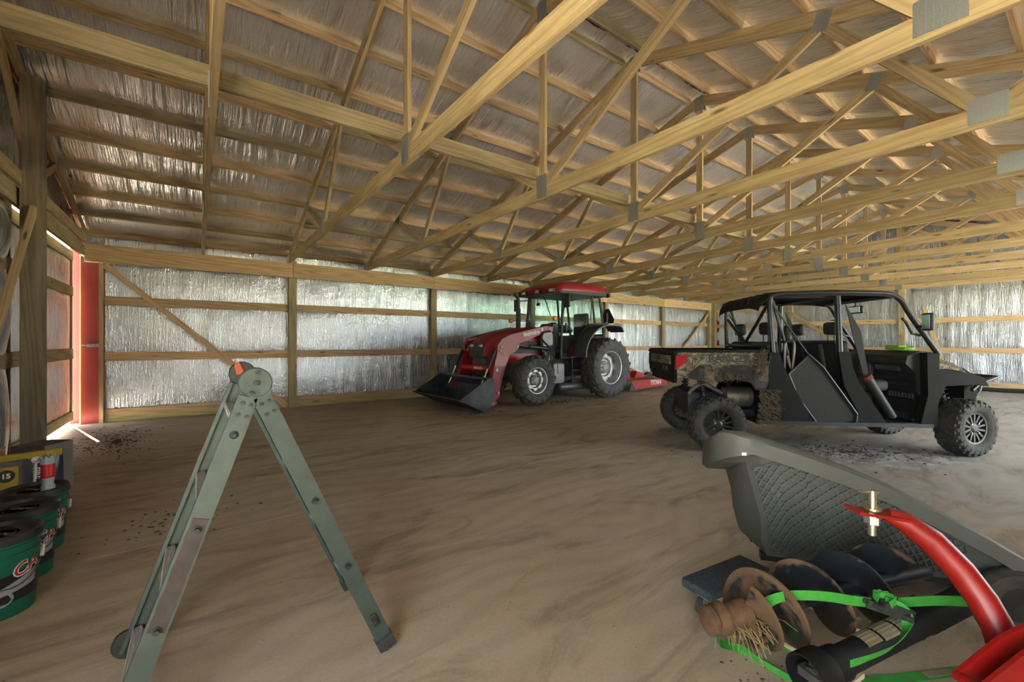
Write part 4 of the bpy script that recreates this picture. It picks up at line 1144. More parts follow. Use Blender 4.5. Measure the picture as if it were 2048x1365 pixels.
for x in (-0.05, 2.74):
    for s in (1, -1):
        sh = MB().cyl((x, s * 0.45, 0.40), (x - 0.02, s * 0.30, 0.92), 0.022, 10).build('shock_absorber', MAT['dark_steel'], UV, smooth=True, ang=40)
        m = MB(); spring(m, (x, s * 0.44, 0.46), (x - 0.02, s * 0.32, 0.86), 0.045, 8, 0.008); m.build('spring', MAT['black_gloss'], sh, smooth=True)
# --- silencer
m = MB().lathe([(0.0, -0.165), (0.10, -0.165), (0.118, -0.15), (0.12, -0.10), (0.115, -0.095), (0.12, -0.09), (0.12, -0.01), (0.115, -0.005), (0.12, 0.0), (0.12, 0.09), (0.115, 0.095), (0.12, 0.10), (0.118, 0.15), (0.10, 0.165), (0, 0.165)], 24,
                Matrix.Translation((0.315, -0.44, 0.63)) @ Matrix.Rotation(R(90), 4, 'Y') @ Matrix.Rotation(0.0, 4, 'Z'))
m.tube([(0.16, -0.42, 0.66), (0.05, -0.40, 0.72), (-0.05, -0.36, 0.78), (-0.16, -0.34, 0.72), (-0.22, -0.33, 0.64)], 0.028, 10, smooth_path=5)
m.build('silencer', MAT['muffler'], UV, smooth=True, ang=35)
# --- cargo bed
m = MB().box((0.05, 0, 0.93), (1.02, 1.30, 0.03))
for s in (1, -1): m.box((0.05, s * 0.655, 1.06), (1.04, 0.03, 0.27)).rbox((0.05, s * 0.67, 1.195), (1.06, 0.07, 0.035), 0.012)
m.box((0.56, 0, 1.06), (0.03, 1.30, 0.27)).rbox((0.56, 0, 1.195), (0.06, 1.38, 0.035), 0.012)
bed = m.build('cargo_bed', MAT['utv_panel'], UV, smooth=True, ang=30)
for s in (1, -1):
    y0, y1 = s * 0.672, s * 0.692
    MB().prism([(-0.47, 1.18), (0.56, 1.18), (0.56, 1.03), (-0.20, 1.03), (-0.40, 0.87), (-0.47, 0.85)], y0, y1).build('camo_panel', MAT['camo'], bed)
    MB().prism([(-0.40, 0.875), (-0.21, 1.03), (0.57, 1.03), (0.57, 0.80), (0.53, 0.74), (0.42, 0.74), (0.38, 0.82), (0.20, 0.86), (-0.10, 0.83)], y0 - s * 0.002, s * 0.700).build('lower_panel', MAT['mud_panel'], bed)
    MB().prism([(0.40, 0.80), (0.43, 0.76), (0.53, 0.76), (0.55, 0.84), (0.42, 0.86)], s * 0.698, s * 0.704).build('side_vent', MAT['black'], bed)
    MB().prism([(-0.488, 1.14), (-0.34, 1.14), (-0.385, 1.05), (-0.488, 0.97)], s * 0.66, s * 0.698).build('tail_light', MAT['tail_red'], bed)
lettering('lettering', 'RANGER', 0.125, MAT['black'], bed, basis((0.13, -0.6935, 1.105), (1, 0, 0), (0, 0, 1)), bold=0.004)
tg = MB().rbox((-0.475, 0, 1.05), (0.035, 1.30, 0.30), 0.012).box((-0.495, 0, 1.175), (0.02, 1.28, 0.03)).build('tailgate', MAT['utv_panel'], UV, smooth=True, ang=30)
MB().rbox((-0.497, 0, 1.08), (0.015, 1.0, 0.11), 0.005).build('camo_panel', MAT['camo'], tg)
MB().rbox((-0.506, 0.05, 1.09), (0.012, 0.22, 0.06), 0.004).build('tailgate_latch', MAT['black'], tg)
lettering('lettering', 'POLARIS', 0.07, MAT['camo'], tg, basis((-0.4935, -0.25, 0.965), (0, -1, 0), (0, 0, 1)), bold=0.002)
MB().prism([(-0.62, 0.90), (0.62, 0.90), (0.55, 0.80), (-0.55, 0.80)], -0.47, -0.44, 'x').build('rear_bumper', MAT['utv_panel'], UV)
# mud and weeds hanging from the bed rail
m = MB(); rnd = random.Random(3)
for i in range(38):
    x = rnd.gauss(0.53, 0.03); z = rnd.uniform(1.06, 1.24); a = rnd.uniform(-0.6, 0.6)
    m.tube([(x, -0.70, z), (x - 0.05 + 0.04 * a, -0.715 - 0.01 * rnd.random(), z - 0.08), (x - 0.07 + 0.05 * a, -0.71, z - 0.15)], 0.004, 4)
wd = m.build('caught_weeds', MAT['mud'], bed); wd['kind'] = 'stuff'
m = MB()
for i in range(210):
    x = rnd.uniform(0.44, 0.66); z = rnd.uniform(0.38, 0.76); L = rnd.uniform(0.04, 0.12)
    m.tube([(x, -0.704, z), (x + L * 0.7 * rnd.uniform(0.5, 1.3), -0.708, z - L * rnd.uniform(0.1, 0.9))], 0.0032, 4)
for i in range(110):
    x = rnd.uniform(-0.05, 0.42); z = rnd.uniform(0.82, 0.92); L = rnd.uniform(0.03, 0.09)
    m.tube([(x, -0.702, z), (x - L * rnd.uniform(-0.3, 0.8), -0.706, z + L * rnd.uniform(0.1, 0.7))], 0.003, 4)
wd = m.build('mud_splash', MAT['mud'], UV); wd['kind'] = 'stuff'
# --- side panels
for s in (1, -1):
    a, b = s * 0.665, s * 0.702
    MB().prism([(0.57, 1.18), (0.69, 1.18), (0.74, 1.02), (0.79, 0.90), (1.05, 0.40), (1.10, 0.355), (0.42, 0.36), (0.46, 0.55), (0.57, 0.78)], a, b).build('rear_side_panel', MAT['utv_panel'], UV)
    MB().prism([(1.34, 1.19), (1.47, 1.19), (1.50, 1.0), (1.56, 0.84), (1.86, 0.37), (1.88, 0.345), (1.50, 0.345), (1.57, 0.46), (1.40, 0.80)], a, b).build('centre_side_panel', MAT['utv_panel'], UV)
    MB().prism([(2.29, 1.18), (2.42, 1.17), (2.41, 0.80), (2.40, 0.34), (2.22, 0.345), (2.30, 0.70)], s * 0.60, b).build('front_side_panel', MAT['utv_panel'], UV)
    dr = MB().prism([(0.78, 0.92), (1.01, 1.15), (1.06, 1.14), (1.17, 1.00), (1.53, 0.47), (1.52, 0.385), (1.10, 0.365), (0.90, 0.66)], s * 0.672, s * 0.690).build('door_net', MAT['netting'], UV)
    m = MB().tube([(1.01, s * 0.70, 1.16), (1.17, s * 0.70, 1.01), (1.54, s * 0.70, 0.47), (1.53, s * 0.70, 0.38)], 0.014, 8).tube([(0.66, s * 0.655, 1.71), (1.01, s * 0.695, 1.16)], 0.010, 8)
    m.tube([(1.02, s * 0.69, 1.15), (0.80, s * 0.69, 0.93), (0.90, s * 0.69, 0.66), (1.10, s * 0.69, 0.37)], 0.010, 8)
    m.build('net_frame', MAT['black_gloss'], dr, smooth=True)
    dr = MB().prism([(1.45, 1.74), (1.52, 1.62), (1.62, 1.42), (1.70, 0.93), (1.65, 0.90), (1.54, 1.35)], s * 0.640, s * 0.650).build('door_net', MAT['netting'], UV)
    MB().tube([(1.68, s * 0.64, 0.90), (1.98, s * 0.62, 0.43)], [0.055, 0.045], 12).build('rolled_net', MAT['black'], dr, smooth=True, ang=30)
    MB().tube([(1.675, s * 0.64, 0.91), (1.70, s * 0.64, 0.87)], 0.058, 12).build('net_cuff', plain('faded_red_webbing', (0.16, 0.03, 0.02), 0.8), dr, smooth=True, ang=30)
    MB().tube([(0.80, s * 0.60, 0.98), (0.80, s * 0.60, 1.27), (0.85, s * 0.60, 1.315), (0.905, s * 0.60, 1.27), (0.88, s * 0.60, 0.95)], 0.017, 8, smooth_path=4).build('grab_handle', MAT['black_gloss'], UV, smooth=True)
    MB().tube([(2.10, s * 0.60, 1.58), (2.15, s * 0.585, 1.54), (2.22, s * 0.585, 1.40), (2.30, s * 0.60, 1.38)], 0.014, 8).build('grab_handle', MAT['black_gloss'], UV, smooth=True)
# --- roll cage
def cage(pts, r=0.028, sp=0): MB().tube(pts, r, 12, smooth_path=sp).build('cage_tube', MAT['black_gloss'], UV, smooth=True, ang=40)
for s in (1, -1):
    cage([(0.64, s * 0.66, 1.15), (0.62, s * 0.64, 1.50), (0.62, s * 0.62, 1.80), (0.67, s * 0.62, 1.86), (0.80, s * 0.62, 1.875), (1.40, s * 0.62, 1.885), (1.85, s * 0.62, 1.875), (1.98, s * 0.62, 1.85), (2.08, s * 0.62, 1.78), (2.18, s * 0.625, 1.60), (2.46, s * 0.64, 1.16)], 0.029, 3)
    cage([(1.38, s * 0.66, 1.15), (1.375, s * 0.62, 1.87)], 0.034)
    cage([(0.66, s * 0.56, 1.84), (1.36, s * 0.56, 1.84)], 0.016)
    cage([(0.66, s * 0.60, 1.80), (0.85, s * 0.58, 1.15)], 0.018)
cage([(0.62, -0.60, 1.82), (0.62, 0.60, 1.82)]); cage([(1.375, -0.60, 1.85), (1.375, 0.60, 1.85)]); cage([(1.98, -0.60, 1.84), (1.98, 0.60, 1.84)])
cage([(0.62, -0.60, 1.25), (0.62, 0.60, 1.25)]); cage([(0.62, -0.58, 1.76), (0.62, 0.05, 1.27)], 0.020); cage([(0.62, 0.58, 1.62), (0.62, 0.0, 1.27)], 0.020)
cage([(1.375, -0.60, 1.30), (1.375, 0.60, 1.30)], 0.022)
# --- roof
m = MB(); vs = []; fs = []
sec = [(0.50, 1.75, 0.60), (0.52, 1.83, 0.62), (0.60, 1.885, 0.64), (0.80, 1.912, 0.66), (1.40, 1.925, 0.66), (1.85, 1.912, 0.66), (2.03, 1.885, 0.64)]
for x, z, w in sec:
    for y in (-w, -w * 0.92, -w * 0.6, -0.18, 0, 0.18, w * 0.6, w * 0.92, w):
        e = abs(y) / w
        vs.append((x, y, z - 0.055 * e ** 5))
for x, z, w in sec:
    for y in (-w, -w * 0.92, -w * 0.6, -0.18, 0, 0.18, w * 0.6, w * 0.92, w):
        e = abs(y) / w
        vs.append((x, y, z - 0.055 * e ** 5 - 0.025))
ns = len(sec); q = 9
for j in range(ns - 1):
    for i in range(q - 1):
        fs.append((j * q + i, j * q + i + 1, (j + 1) * q + i + 1, (j + 1) * q + i)); k = ns * q
        fs.append((k + j * q + i, k + (j + 1) * q + i, k + (j + 1) * q + i + 1, k + j * q + i + 1))
k = ns * q
for i in range(q - 1):
    fs.append((i, k + i, k + i + 1, i + 1)); j = (ns - 1) * q; fs.append((j + i, j + i + 1, k + j + i + 1, k + j + i))
for j in range(ns - 1):
    fs.append((j * q, (j + 1) * q, k + (j + 1) * q, k + j * q)); fs.append((j * q + q - 1, k + j * q + q - 1, k + (j + 1) * q + q - 1, (j + 1) * q + q - 1))
rf = m.add(vs, fs).build('roof', MAT['utv_panel'], UV, smooth=True, ang=50)
for y in (-0.50, -0.30, -0.10, 0.10, 0.30, 0.50):
    MB().tube([(0.505, y, 1.775), (0.53, y, 1.84), (0.62, y, 1.882), (0.82, y, 1.904), (1.40, y, 1.918), (1.85, y, 1.904)], 0.016, 6).build('roof_rib', MAT['utv_panel'], rf, smooth=True)
# --- glazing
MB().add([(0.585, -0.60, 1.20), (0.585, 0.60, 1.20), (0.57, 0.58, 1.79), (0.57, -0.58, 1.79)], [(0, 1, 2, 3)]).build('rear_window', MAT['clear_glass'], UV, fix=False)
MB().add([(2.45, -0.60, 1.18), (2.45, 0.60, 1.18), (2.19, 0.60, 1.60), (2.09, 0.59, 1.76), (2.02, 0.58, 1.83), (2.02, -0.58, 1.83), (2.09, -0.59, 1.76), (2.19, -0.60, 1.60)], [tuple(range(8))]).build('windscreen', MAT['clear_glass'], UV, fix=False)
# --- seats
def seat(x, y, w):
    m = MB().rbox((x + 0.22, y, 0.79), (0.48, w, 0.13), 0.045, 3)
    st = m.build('seat_cushion', MAT['cloth'], UV, smooth=True)
    Mx = Matrix.Translation((x, y, 1.06)) @ Matrix.Rotation(R(-10), 4, 'Y')
    MB().rbox((0, 0, 0), (0.10, w, 0.50), 0.04, 3, Mx).build('backrest', MAT['cloth'], st, smooth=True)
for y in (-0.40, 0.02, 0.40): seat(0.74, y, 0.37)
for y in (-0.40, 0.02, 0.40): seat(1.52, y, 0.37)
for x, z in ((0.70, 1.47), (1.47, 1.47)):
    for y in (-0.36, 0.36):
        hr = MB().rbox((x, y, z), (0.08, 0.24, 0.16), 0.05, 3).build('headrest', MAT['cloth'], UV, smooth=True)
        MB().cyl((x, y - 0.06, 1.30), (x, y - 0.06, z), 0.008, 6).cyl((x, y + 0.06, 1.30), (x, y + 0.06, z), 0.008, 6).build('headrest_rods', MAT['dark_steel'], hr)
MB().rbox((1.20, 0, 0.55), (1.5, 0.40, 0.34), 0.04).rbox((0.78, 0, 0.55), (0.4, 1.2, 0.34), 0.04).rbox((1.62, 0, 0.55), (0.36, 1.2, 0.34), 0.04).build('seat_base', MAT['black'], UV, smooth=True, ang=30)
# --- dash, steering wheel
m = MB().prism([(2.44, 0.36), (2.44, 1.18), (2.30, 1.20), (2.16, 1.14), (2.14, 1.05), (2.24, 0.95), (2.26, 0.72), (2.36, 0.60), (2.40, 0.36)], -0.60, 0.60)
dash = m.build('dashboard', MAT['black'], UV)
MB().rbox((2.20, -0.25, 1.02), (0.05, 0.38, 0.14), 0.015).build('glovebox', MAT['fender_grey'], dash, smooth=True, ang=30)
MB().rbox((2.155, -0.25, 1.08), (0.03, 0.10, 0.03), 0.008).build('glovebox_latch', MAT['black_gloss'], dash)
MB().rbox((2.19, 0.10, 0.98), (0.05, 0.20, 0.20), 0.01).rbox((2.19, 0.42, 1.10), (0.06, 0.22, 0.12), 0.02).build('instrument_panel', MAT['fender_grey'], dash)
m = MB()
for i in range(8): m.rbox((2.29, -0.50 + 0.05 * i, 0.66), (0.02, 0.032, 0.07), 0.006)
for i in range(5): m.box((2.255, -0.46 + 0.08 * i, 0.80), (0.02, 0.05, 0.012))
o = m.build('switches', MAT['fender_grey'], dash); o['kind'] = 'stuff'
m = MB(); t = Matrix.Translation((1.98, 0.36, 1.16)) @ Matrix.Rotation(R(-58), 4, 'Y')
m.lathe([(0.17 + 0.015 * math.cos(2 * PI * k / 8), 0.015 * math.sin(2 * PI * k / 8)) for k in range(8)], 28, t, close=True)
for k in range(3):
    a = 2 * PI * k / 3 + 0.5
    m.tube([t @ Vector((0, 0, 0)), t @ Vector((0.17 * math.cos(a), 0.17 * math.sin(a), 0))], 0.012, 6)
m.tube([(1.98, 0.36, 1.16), (2.2, 0.36, 1.02)], 0.025, 8)
m.build('steering_wheel', MAT['black'], UV, smooth=True)
# --- bonnet and front end
vs = []; fs = []
sec = [(2.40, 1.17, 0.62), (2.60, 1.15, 0.60), (2.80, 1.09, 0.56), (2.93, 1.01, 0.50), (3.00, 0.90, 0.46)]
q = 9
for x, z, w in sec:
    for i in range(q):
        t = -1 + 2 * i / (q - 1); vs.append((x, w * t, z - 0.11 * abs(t) ** 4))
for x, z, w in sec:
    for i in range(q):
        t = -1 + 2 * i / (q - 1); vs.append((x - 0.01, w * t * 0.98, min(z - 0.11 * abs(t) ** 4 - 0.02, 0.99) if x < 2.9 else z - 0.13))
n = len(sec); k = n * q
for j in range(n - 1):
    for i in range(q - 1):
        fs.append((j * q + i, j * q + i + 1, (j + 1) * q + i + 1, (j + 1) * q + i)); fs.append((k + j * q + i, k + (j + 1) * q + i, k + (j + 1) * q + i + 1, k + j * q + i + 1))
    fs.append((j * q, (j + 1) * q, k + (j + 1) * q, k + j * q)); fs.append((j * q + q - 1, k + j * q + q - 1, k + (j + 1) * q + q - 1, (j + 1) * q + q - 1))
for i in range(q - 1):
    fs.append((i, k + i, k + i + 1, i + 1)); j = (n - 1) * q; fs.append((j + i, j + i + 1, k + j + i + 1, k + j + i))
MB().add(vs, fs).build('bonnet', MAT['camo'], UV, smooth=True, ang=50)
for s in (1, -1):
    MB().prism([(2.40, 1.00), (2.78, 0.95), (2.92, 0.90), (2.97, 0.80), (2.86, 0.82), (2.70, 0.81), (2.52, 0.80), (2.46, 0.66), (2.41, 0.50), (2.40, 0.50)], s * 0.46, s * 0.665).build('front_fender', MAT['utv_panel'], UV)
    MB().rbox((3.00, s * 0.34, 0.86), (0.05, 0.20, 0.09), 0.02).build('headlamp', MAT['lens'], UV, smooth=True)
MB().prism([(2.90, 0.99), (3.02, 0.90), (3.05, 0.72), (3.00, 0.52), (2.90, 0.50)], -0.45, 0.45).build('front_grille', MAT['utv_panel'], UV)
m = MB()
for s in (1, -1):
    m.tube([(2.90, s * 0.40, 0.62), (3.08, s * 0.40, 0.68), (3.14, s * 0.40, 0.84), (3.26, s * 0.38, 0.88)], 0.020, 8, smooth_path=4)
m.tube([(2.92, -0.52, 0.74), (3.02, -0.50, 0.82), (3.24, -0.46, 0.89), (3.26, -0.38, 0.89), (3.26, 0.38, 0.89), (3.24, 0.46, 0.89), (3.02, 0.50, 0.82), (2.92, 0.52, 0.74)], 0.022, 8)
m.tube([(3.09, -0.40, 0.66), (3.09, 0.40, 0.66)], 0.020, 8)
m.build('brush_guard', MAT['black_gloss'], UV, smooth=True, ang=50)
# --- mirrors and small things
for s in (1, -1):
    mi = MB().rbox((2.22, s * 0.80, 1.53), (0.045, 0.13, 0.20), 0.02, 3).build('mirror', MAT['black'], UV, smooth=True)
    MB().rbox((2.196, s * 0.80, 1.53), (0.004, 0.10, 0.16), 0.002).build('mirror_glass', MAT['chrome'], mi)
    MB().tube([(2.24, s * 0.64, 1.48), (2.24, s * 0.76, 1.48)], 0.016, 8).build('mirror_arm', MAT['black'], mi)
mi = MB().rbox((1.98, -0.02, 1.72), (0.05, 0.26, 0.10), 0.025, 3).build('cab_mirror', MAT['black'], UV, smooth=True)
MB().rbox((1.953, -0.02, 1.72), (0.006, 0.22, 0.075), 0.002).build('mirror_glass', MAT['chrome'], mi)
MB().cyl((1.98, -0.02, 1.76), (1.98, -0.02, 1.84), 0.012, 8).build('mirror_stem', MAT['black'], mi)
MAT['lime'] = plain('lime_green_cloth', (0.30, 0.62, 0.06), 0.85, 0.0, 0.25, 12, bump=0.4)
m = MB().rbox((2.30, -0.30, 1.222), (0.13, 0.30, 0.035), 0.016, 3).rbox((2.29, -0.25, 1.247), (0.10, 0.22, 0.03), 0.014, 3)
wm_ = Matrix.Translation((5.44, 3.20, 0)) @ Matrix.Rotation(R(-41.1), 4, 'Z')
tw = m.build('folded_cloth', MAT['lime'], None, smooth=True, matrix=wm_)
tag(tw, 'bright lime green folded cloth lying on the buggy dashboard', 'cloth')
m = MB().cyl((1.34, 0.36, 1.33), (1.34, 0.36, 1.53), 0.05, 14).rbox((1.34, 0.45, 1.37), (0.06, 0.10, 0.06), 0.015)
fl = m.build('flask', MAT['black'], None, smooth=True, ang=40, matrix=wm_)
tag(fl, 'small black bottle standing behind the front seat inside the buggy', 'bottle')

# ================================================================== folding ladder
MAT['aluminium'] = plain('dull_ladder_aluminium', (0.115, 0.145, 0.128), 0.42, 0.6, 0.0, 12, col2=(0.09, 0.112, 0.10))
MAT['aluminium_bright'] = plain('worn_rung_aluminium', (0.66, 0.65, 0.62), 0.4, 0.4, 0.2, 20)
MAT['hinge'] = plain('grey_green_cast_hinge', (0.115, 0.145, 0.13), 0.42, 0.5, 0.0, 14, col2=(0.07, 0.085, 0.075))
MAT['hinge_dark'] = plain('black_hinge_steel', (0.035, 0.04, 0.037), 0.45, 0.4, 0.0, 14, col2=(0.07, 0.07, 0.06))
MAT['residue'] = plain('torn_sticker_residue', (0.085, 0.066, 0.058), 0.85, 0.0, 0.0, 14, col2=(0.05, 0.038, 0.032))
MAT['orange'] = plain('orange_plastic', (0.55, 0.10, 0.015), 0.5, 0.0, 0.2, 10)
LY0, LY1 = 1.80, 2.37
LD = thing('ladder', 'aluminium folding ladder standing open on the concrete floor', 'ladder', (0.2, (LY0 + LY1) / 2, 0))
LO = Vector(LD.location)
def LP(x, y, z): return Vector((x, y, z)) - LO
LEGS = {'L': ((0.150, 1.115), (-0.225, 0.035)), 'R': ((0.190, 1.115), (0.655, 0.02))}
def rail_point(leg, z):
    (x0, z0), (x1, z1) = LEGS[leg]; t = (z - z0) / (z1 - z0); return x0 + (x1 - x0) * t
for leg in 'LR':
    (x0, z0), (x1, z1) = LEGS[leg]
    for y, inn in ((LY0, 1), (LY1, -1)):
        p0, p1 = LP(x0, y, z0), LP(x1, y, z1)
        M, L = frame(p0, p1, (0, 1, 0))       # local z = +Y, local y across the rail
        m = MB()
        m.box((L / 2, 0, 0), (L, 0.064, 0.004), M)
        for s in (1, -1):
            m.box((L / 2, s * 0.0305, inn * 0.013), (L, 0.004, 0.026), M)
            m.box((L / 2, s * 0.024, inn * 0.025), (L, 0.012, 0.003), M)
        rl = m.build('rail', MAT['aluminium'], LD)
        # plate riveted below the hinge
        m = MB().box((0.045, 0, -inn * 0.004), (0.09, 0.056, 0.005), M); m.build('hinge_plate', MAT['aluminium'], rl)
        for a in (0.025, 0.068):
            for s in (1, -1):
                q = M @ Vector((a, s * 0.014, -inn * 0.004))
                MB().cyl(q, q + Vector((0, -inn * 0.010, 0)), 0.006, 8).build('rivet', MAT['hinge_dark'], rl)
        if leg == 'R':
            m = MB().box((L - 0.012, 0, inn * 0.008), (0.055, 0.072, 0.042), M)
            for k in range(4): m.box((L + 0.016, -0.027 + 0.018 * k, inn * 0.008), (0.006, 0.009, 0.040), M)
            m.build('rubber_foot', MAT['rubber'], rl)
        else:
            q = M @ Vector((L - 0.01, 0, 0)); m = MB()
            m.lathe([(0, -0.016), (0.05, -0.016), (0.056, -0.010), (0.056, 0.010), (0.05, 0.016), (0, 0.016)], 24, Matrix.Translation(q + Vector((-0.005, 0, 0.022))) @ ROTY)
            for k in range(6):
                a = 2 * PI * k / 6; c = q + Vector((-0.005 + 0.034 * math.cos(a), 0, 0.022 + 0.034 * math.sin(a)))
                m.cyl(c + Vector((0, -0.019, 0)), c + Vector((0, 0.019, 0)), 0.006, 8)
            m.build('end_hinge', MAT['hinge_dark'], rl, smooth=True, ang=30)
    zs = (1.03, 0.735, 0.445, 0.165) if leg == 'R' else (1.02, 0.72, 0.42, 0.115)
    for z in zs:
        x = rail_point(leg, z); p0, p1 = LP(x, LY0 + 0.005, z), LP(x, LY1 - 0.005, z)
        M, L = frame(p0, p1)
        m = MB().rbox((L / 2, 0, 0), (L, 0.036, 0.028), 0.007, 2, M)
        for k in range(5): m.box((L / 2, -0.013 + 0.0065 * k, 0.0145), (L, 0.003, 0.003), M)
        rg = m.build('rung', MAT['aluminium_bright'], LD)
    for z in zs[1:3] if leg == 'L' else zs[1:3]:
        x = rail_point(leg, z - 0.04); q = LP(x, LY0 - 0.002, z - 0.04)
        MB().cyl(q, q + Vector((0, -0.020, 0)), 0.008, 10).cyl(q, q + Vector((0, -0.006, 0)), 0.013, 10).build('lock_pin', MAT['hinge_dark'], LD)
# bolt and dent near the top of the near left rail
q = LP(rail_point('L', 0.985), LY0 - 0.002, 0.985)
MB().cyl(q, q + Vector((0, -0.014, 0)), 0.007, 10).lathe([(0.015, 0.0), (0.010, 0.004), (0.0, 0.004)], 14, Matrix.Translation(q) @ Matrix.Rotation(R(90), 4, 'X')).build('lock_pin', MAT['hinge_dark'], LD)
q = LP(rail_point('R', 0.145), LY0 - 0.004, 0.145); Mq, _ = frame(LP(*[LEGS['R'][0][0], LY0, LEGS['R'][0][1]]), LP(LEGS['R'][1][0], LY0, LEGS['R'][1][1]), (0, 1, 0))
Mr = Mq.to_3x3().to_4x4(); Mr.translation = q
MB().rbox((0, 0, -0.002), (0.058, 0.026, 0.010), 0.004, 2, Mr).rbox((0.010, 0, -0.008), (0.024, 0.016, 0.010), 0.004, 2, Mr).build('lock_button', MAT['hinge_dark'], LD)
Ml, Ll = frame(LP(LEGS['L'][0][0], LY0, LEGS['L'][0][1]), LP(LEGS['L'][1][0], LY0, LEGS['L'][1][1]), (0, 1, 0))
m = MB(); rs = random.Random(5); up_ = []; dn_ = []
for k in range(19):
    x = 0.425 + 0.36 * k / 18
    up_.append((x, 0.026 - rs.random() * 0.004)); dn_.append((x, -0.027 + rs.random() * 0.004))
m.prism(up_ + dn_[::-1], -0.0045, -0.0018, 'z', Ml); m.build('sticker_residue', MAT['residue'], LD)
# top hinges
for y, inn, nm in ((LY0, 1, 'hinge'), (LY1, -1, 'hinge')):
    c = LP(0.170, y, 1.165); m = MB()
    m.lathe([(0, -0.010), (0.050, -0.010), (0.054, -0.006), (0.054, 0.022), (0.050, 0.026), (0, 0.026)], 32, Matrix.Translation(c) @ (ROTY if inn > 0 else Matrix.Rotation(R(90), 4, 'X')))
    hg = m.build('hinge', MAT['hinge'] if inn > 0 else MAT['hinge_dark'], LD, smooth=True, ang=30)
    for leg in 'LR':
        (x0, z0), (x1, z1) = LEGS[leg]; sx = -1 if leg == 'L' else 1
        d = Vector((x1 - x0, 0, z1 - z0)).normalized(); n = Vector((-d.z, 0, d.x))
        pq = LP(x0, 0, z0)
        pts = [pq + n * 0.031, pq - n * 0.031, c - n * 0.045 + d * 0.01, c - d * 0.03 - n * 0.02, c - d * 0.03 + n * 0.02, c + n * 0.045 + d * 0.01]
        m = MB().prism([(p.x, p.z) for p in pts], c.y - 0.008 + (0.010 if leg == 'L' else 0) * inn, c.y + 0.000 + (0.014 if leg == 'L' else 0) * inn)
        m.build('hinge_arm', MAT['hinge'] if inn > 0 else MAT['hinge_dark'], hg)
    for dx, dz in ((0, 0), (0.004, 0.036), (-0.014, -0.036)):
        q = c + Vector((dx, -inn * 0.010, dz)); MB().cyl(q, q + Vector((0, -inn * 0.014, 0)), 0.0085 if dx == 0 else 0.006, 10).build('hinge_pin', MAT['hinge_dark'], hg)
    if inn < 0:
        q = c + Vector((-0.015, -0.028, 0.025))
        MB().prism([(-0.008, -0.030), (0.022, -0.022), (0.002, 0.026), (-0.012, 0.026), (-0.018, 0.012)], -0.01, 0.01, 'y', Matrix.Translation(q)).build('release_lever', MAT['orange'], hg)

# ================================================================== pails by the door
MAT['pail_green'] = plain('green_pail_plastic', (0.006, 0.13, 0.07), 0.38, 0.0, 0.15, 6)
MAT['lid_black'] = plain('dusty_black_lid', (0.014, 0.014, 0.014), 0.42, 0.0, 0.0, 8, col2=(0.035, 0.032, 0.028))
MAT['label_black'] = plain('black_label_print', (0.015, 0.016, 0.018), 0.35, 0.0, 0.0, 8)
MAT['label_grey'] = plain('silver_label_print', (0.33, 0.35, 0.37), 0.35, 0.0, 0.15, 8)
MAT['label_red'] = plain('red_label_print', (0.50, 0.02, 0.02), 0.35, 0.0, 0.1, 8)
MAT['bail'] = plain('white_handle_plastic', (0.62, 0.62, 0.60), 0.5)
def arc_band(m, r0f, z0, z1, a0, a1, n=24, lift=0.001, zf=None):
    """printed patch on a tapering pail; zf(u) -> (z0, z1)"""
    vs = []
    for i in range(n + 1):
        u = i / n; a = a0 + (a1 - a0) * u
        za, zb = zf(u) if zf else (z0, z1)
        for z in (za, zb):
            r = r0f(z) + lift; vs.append((r * math.cos(a), r * math.sin(a), z))
    m.add(vs, [(2 * i, 2 * i + 2, 2 * i + 3, 2 * i + 1) for i in range(n)])
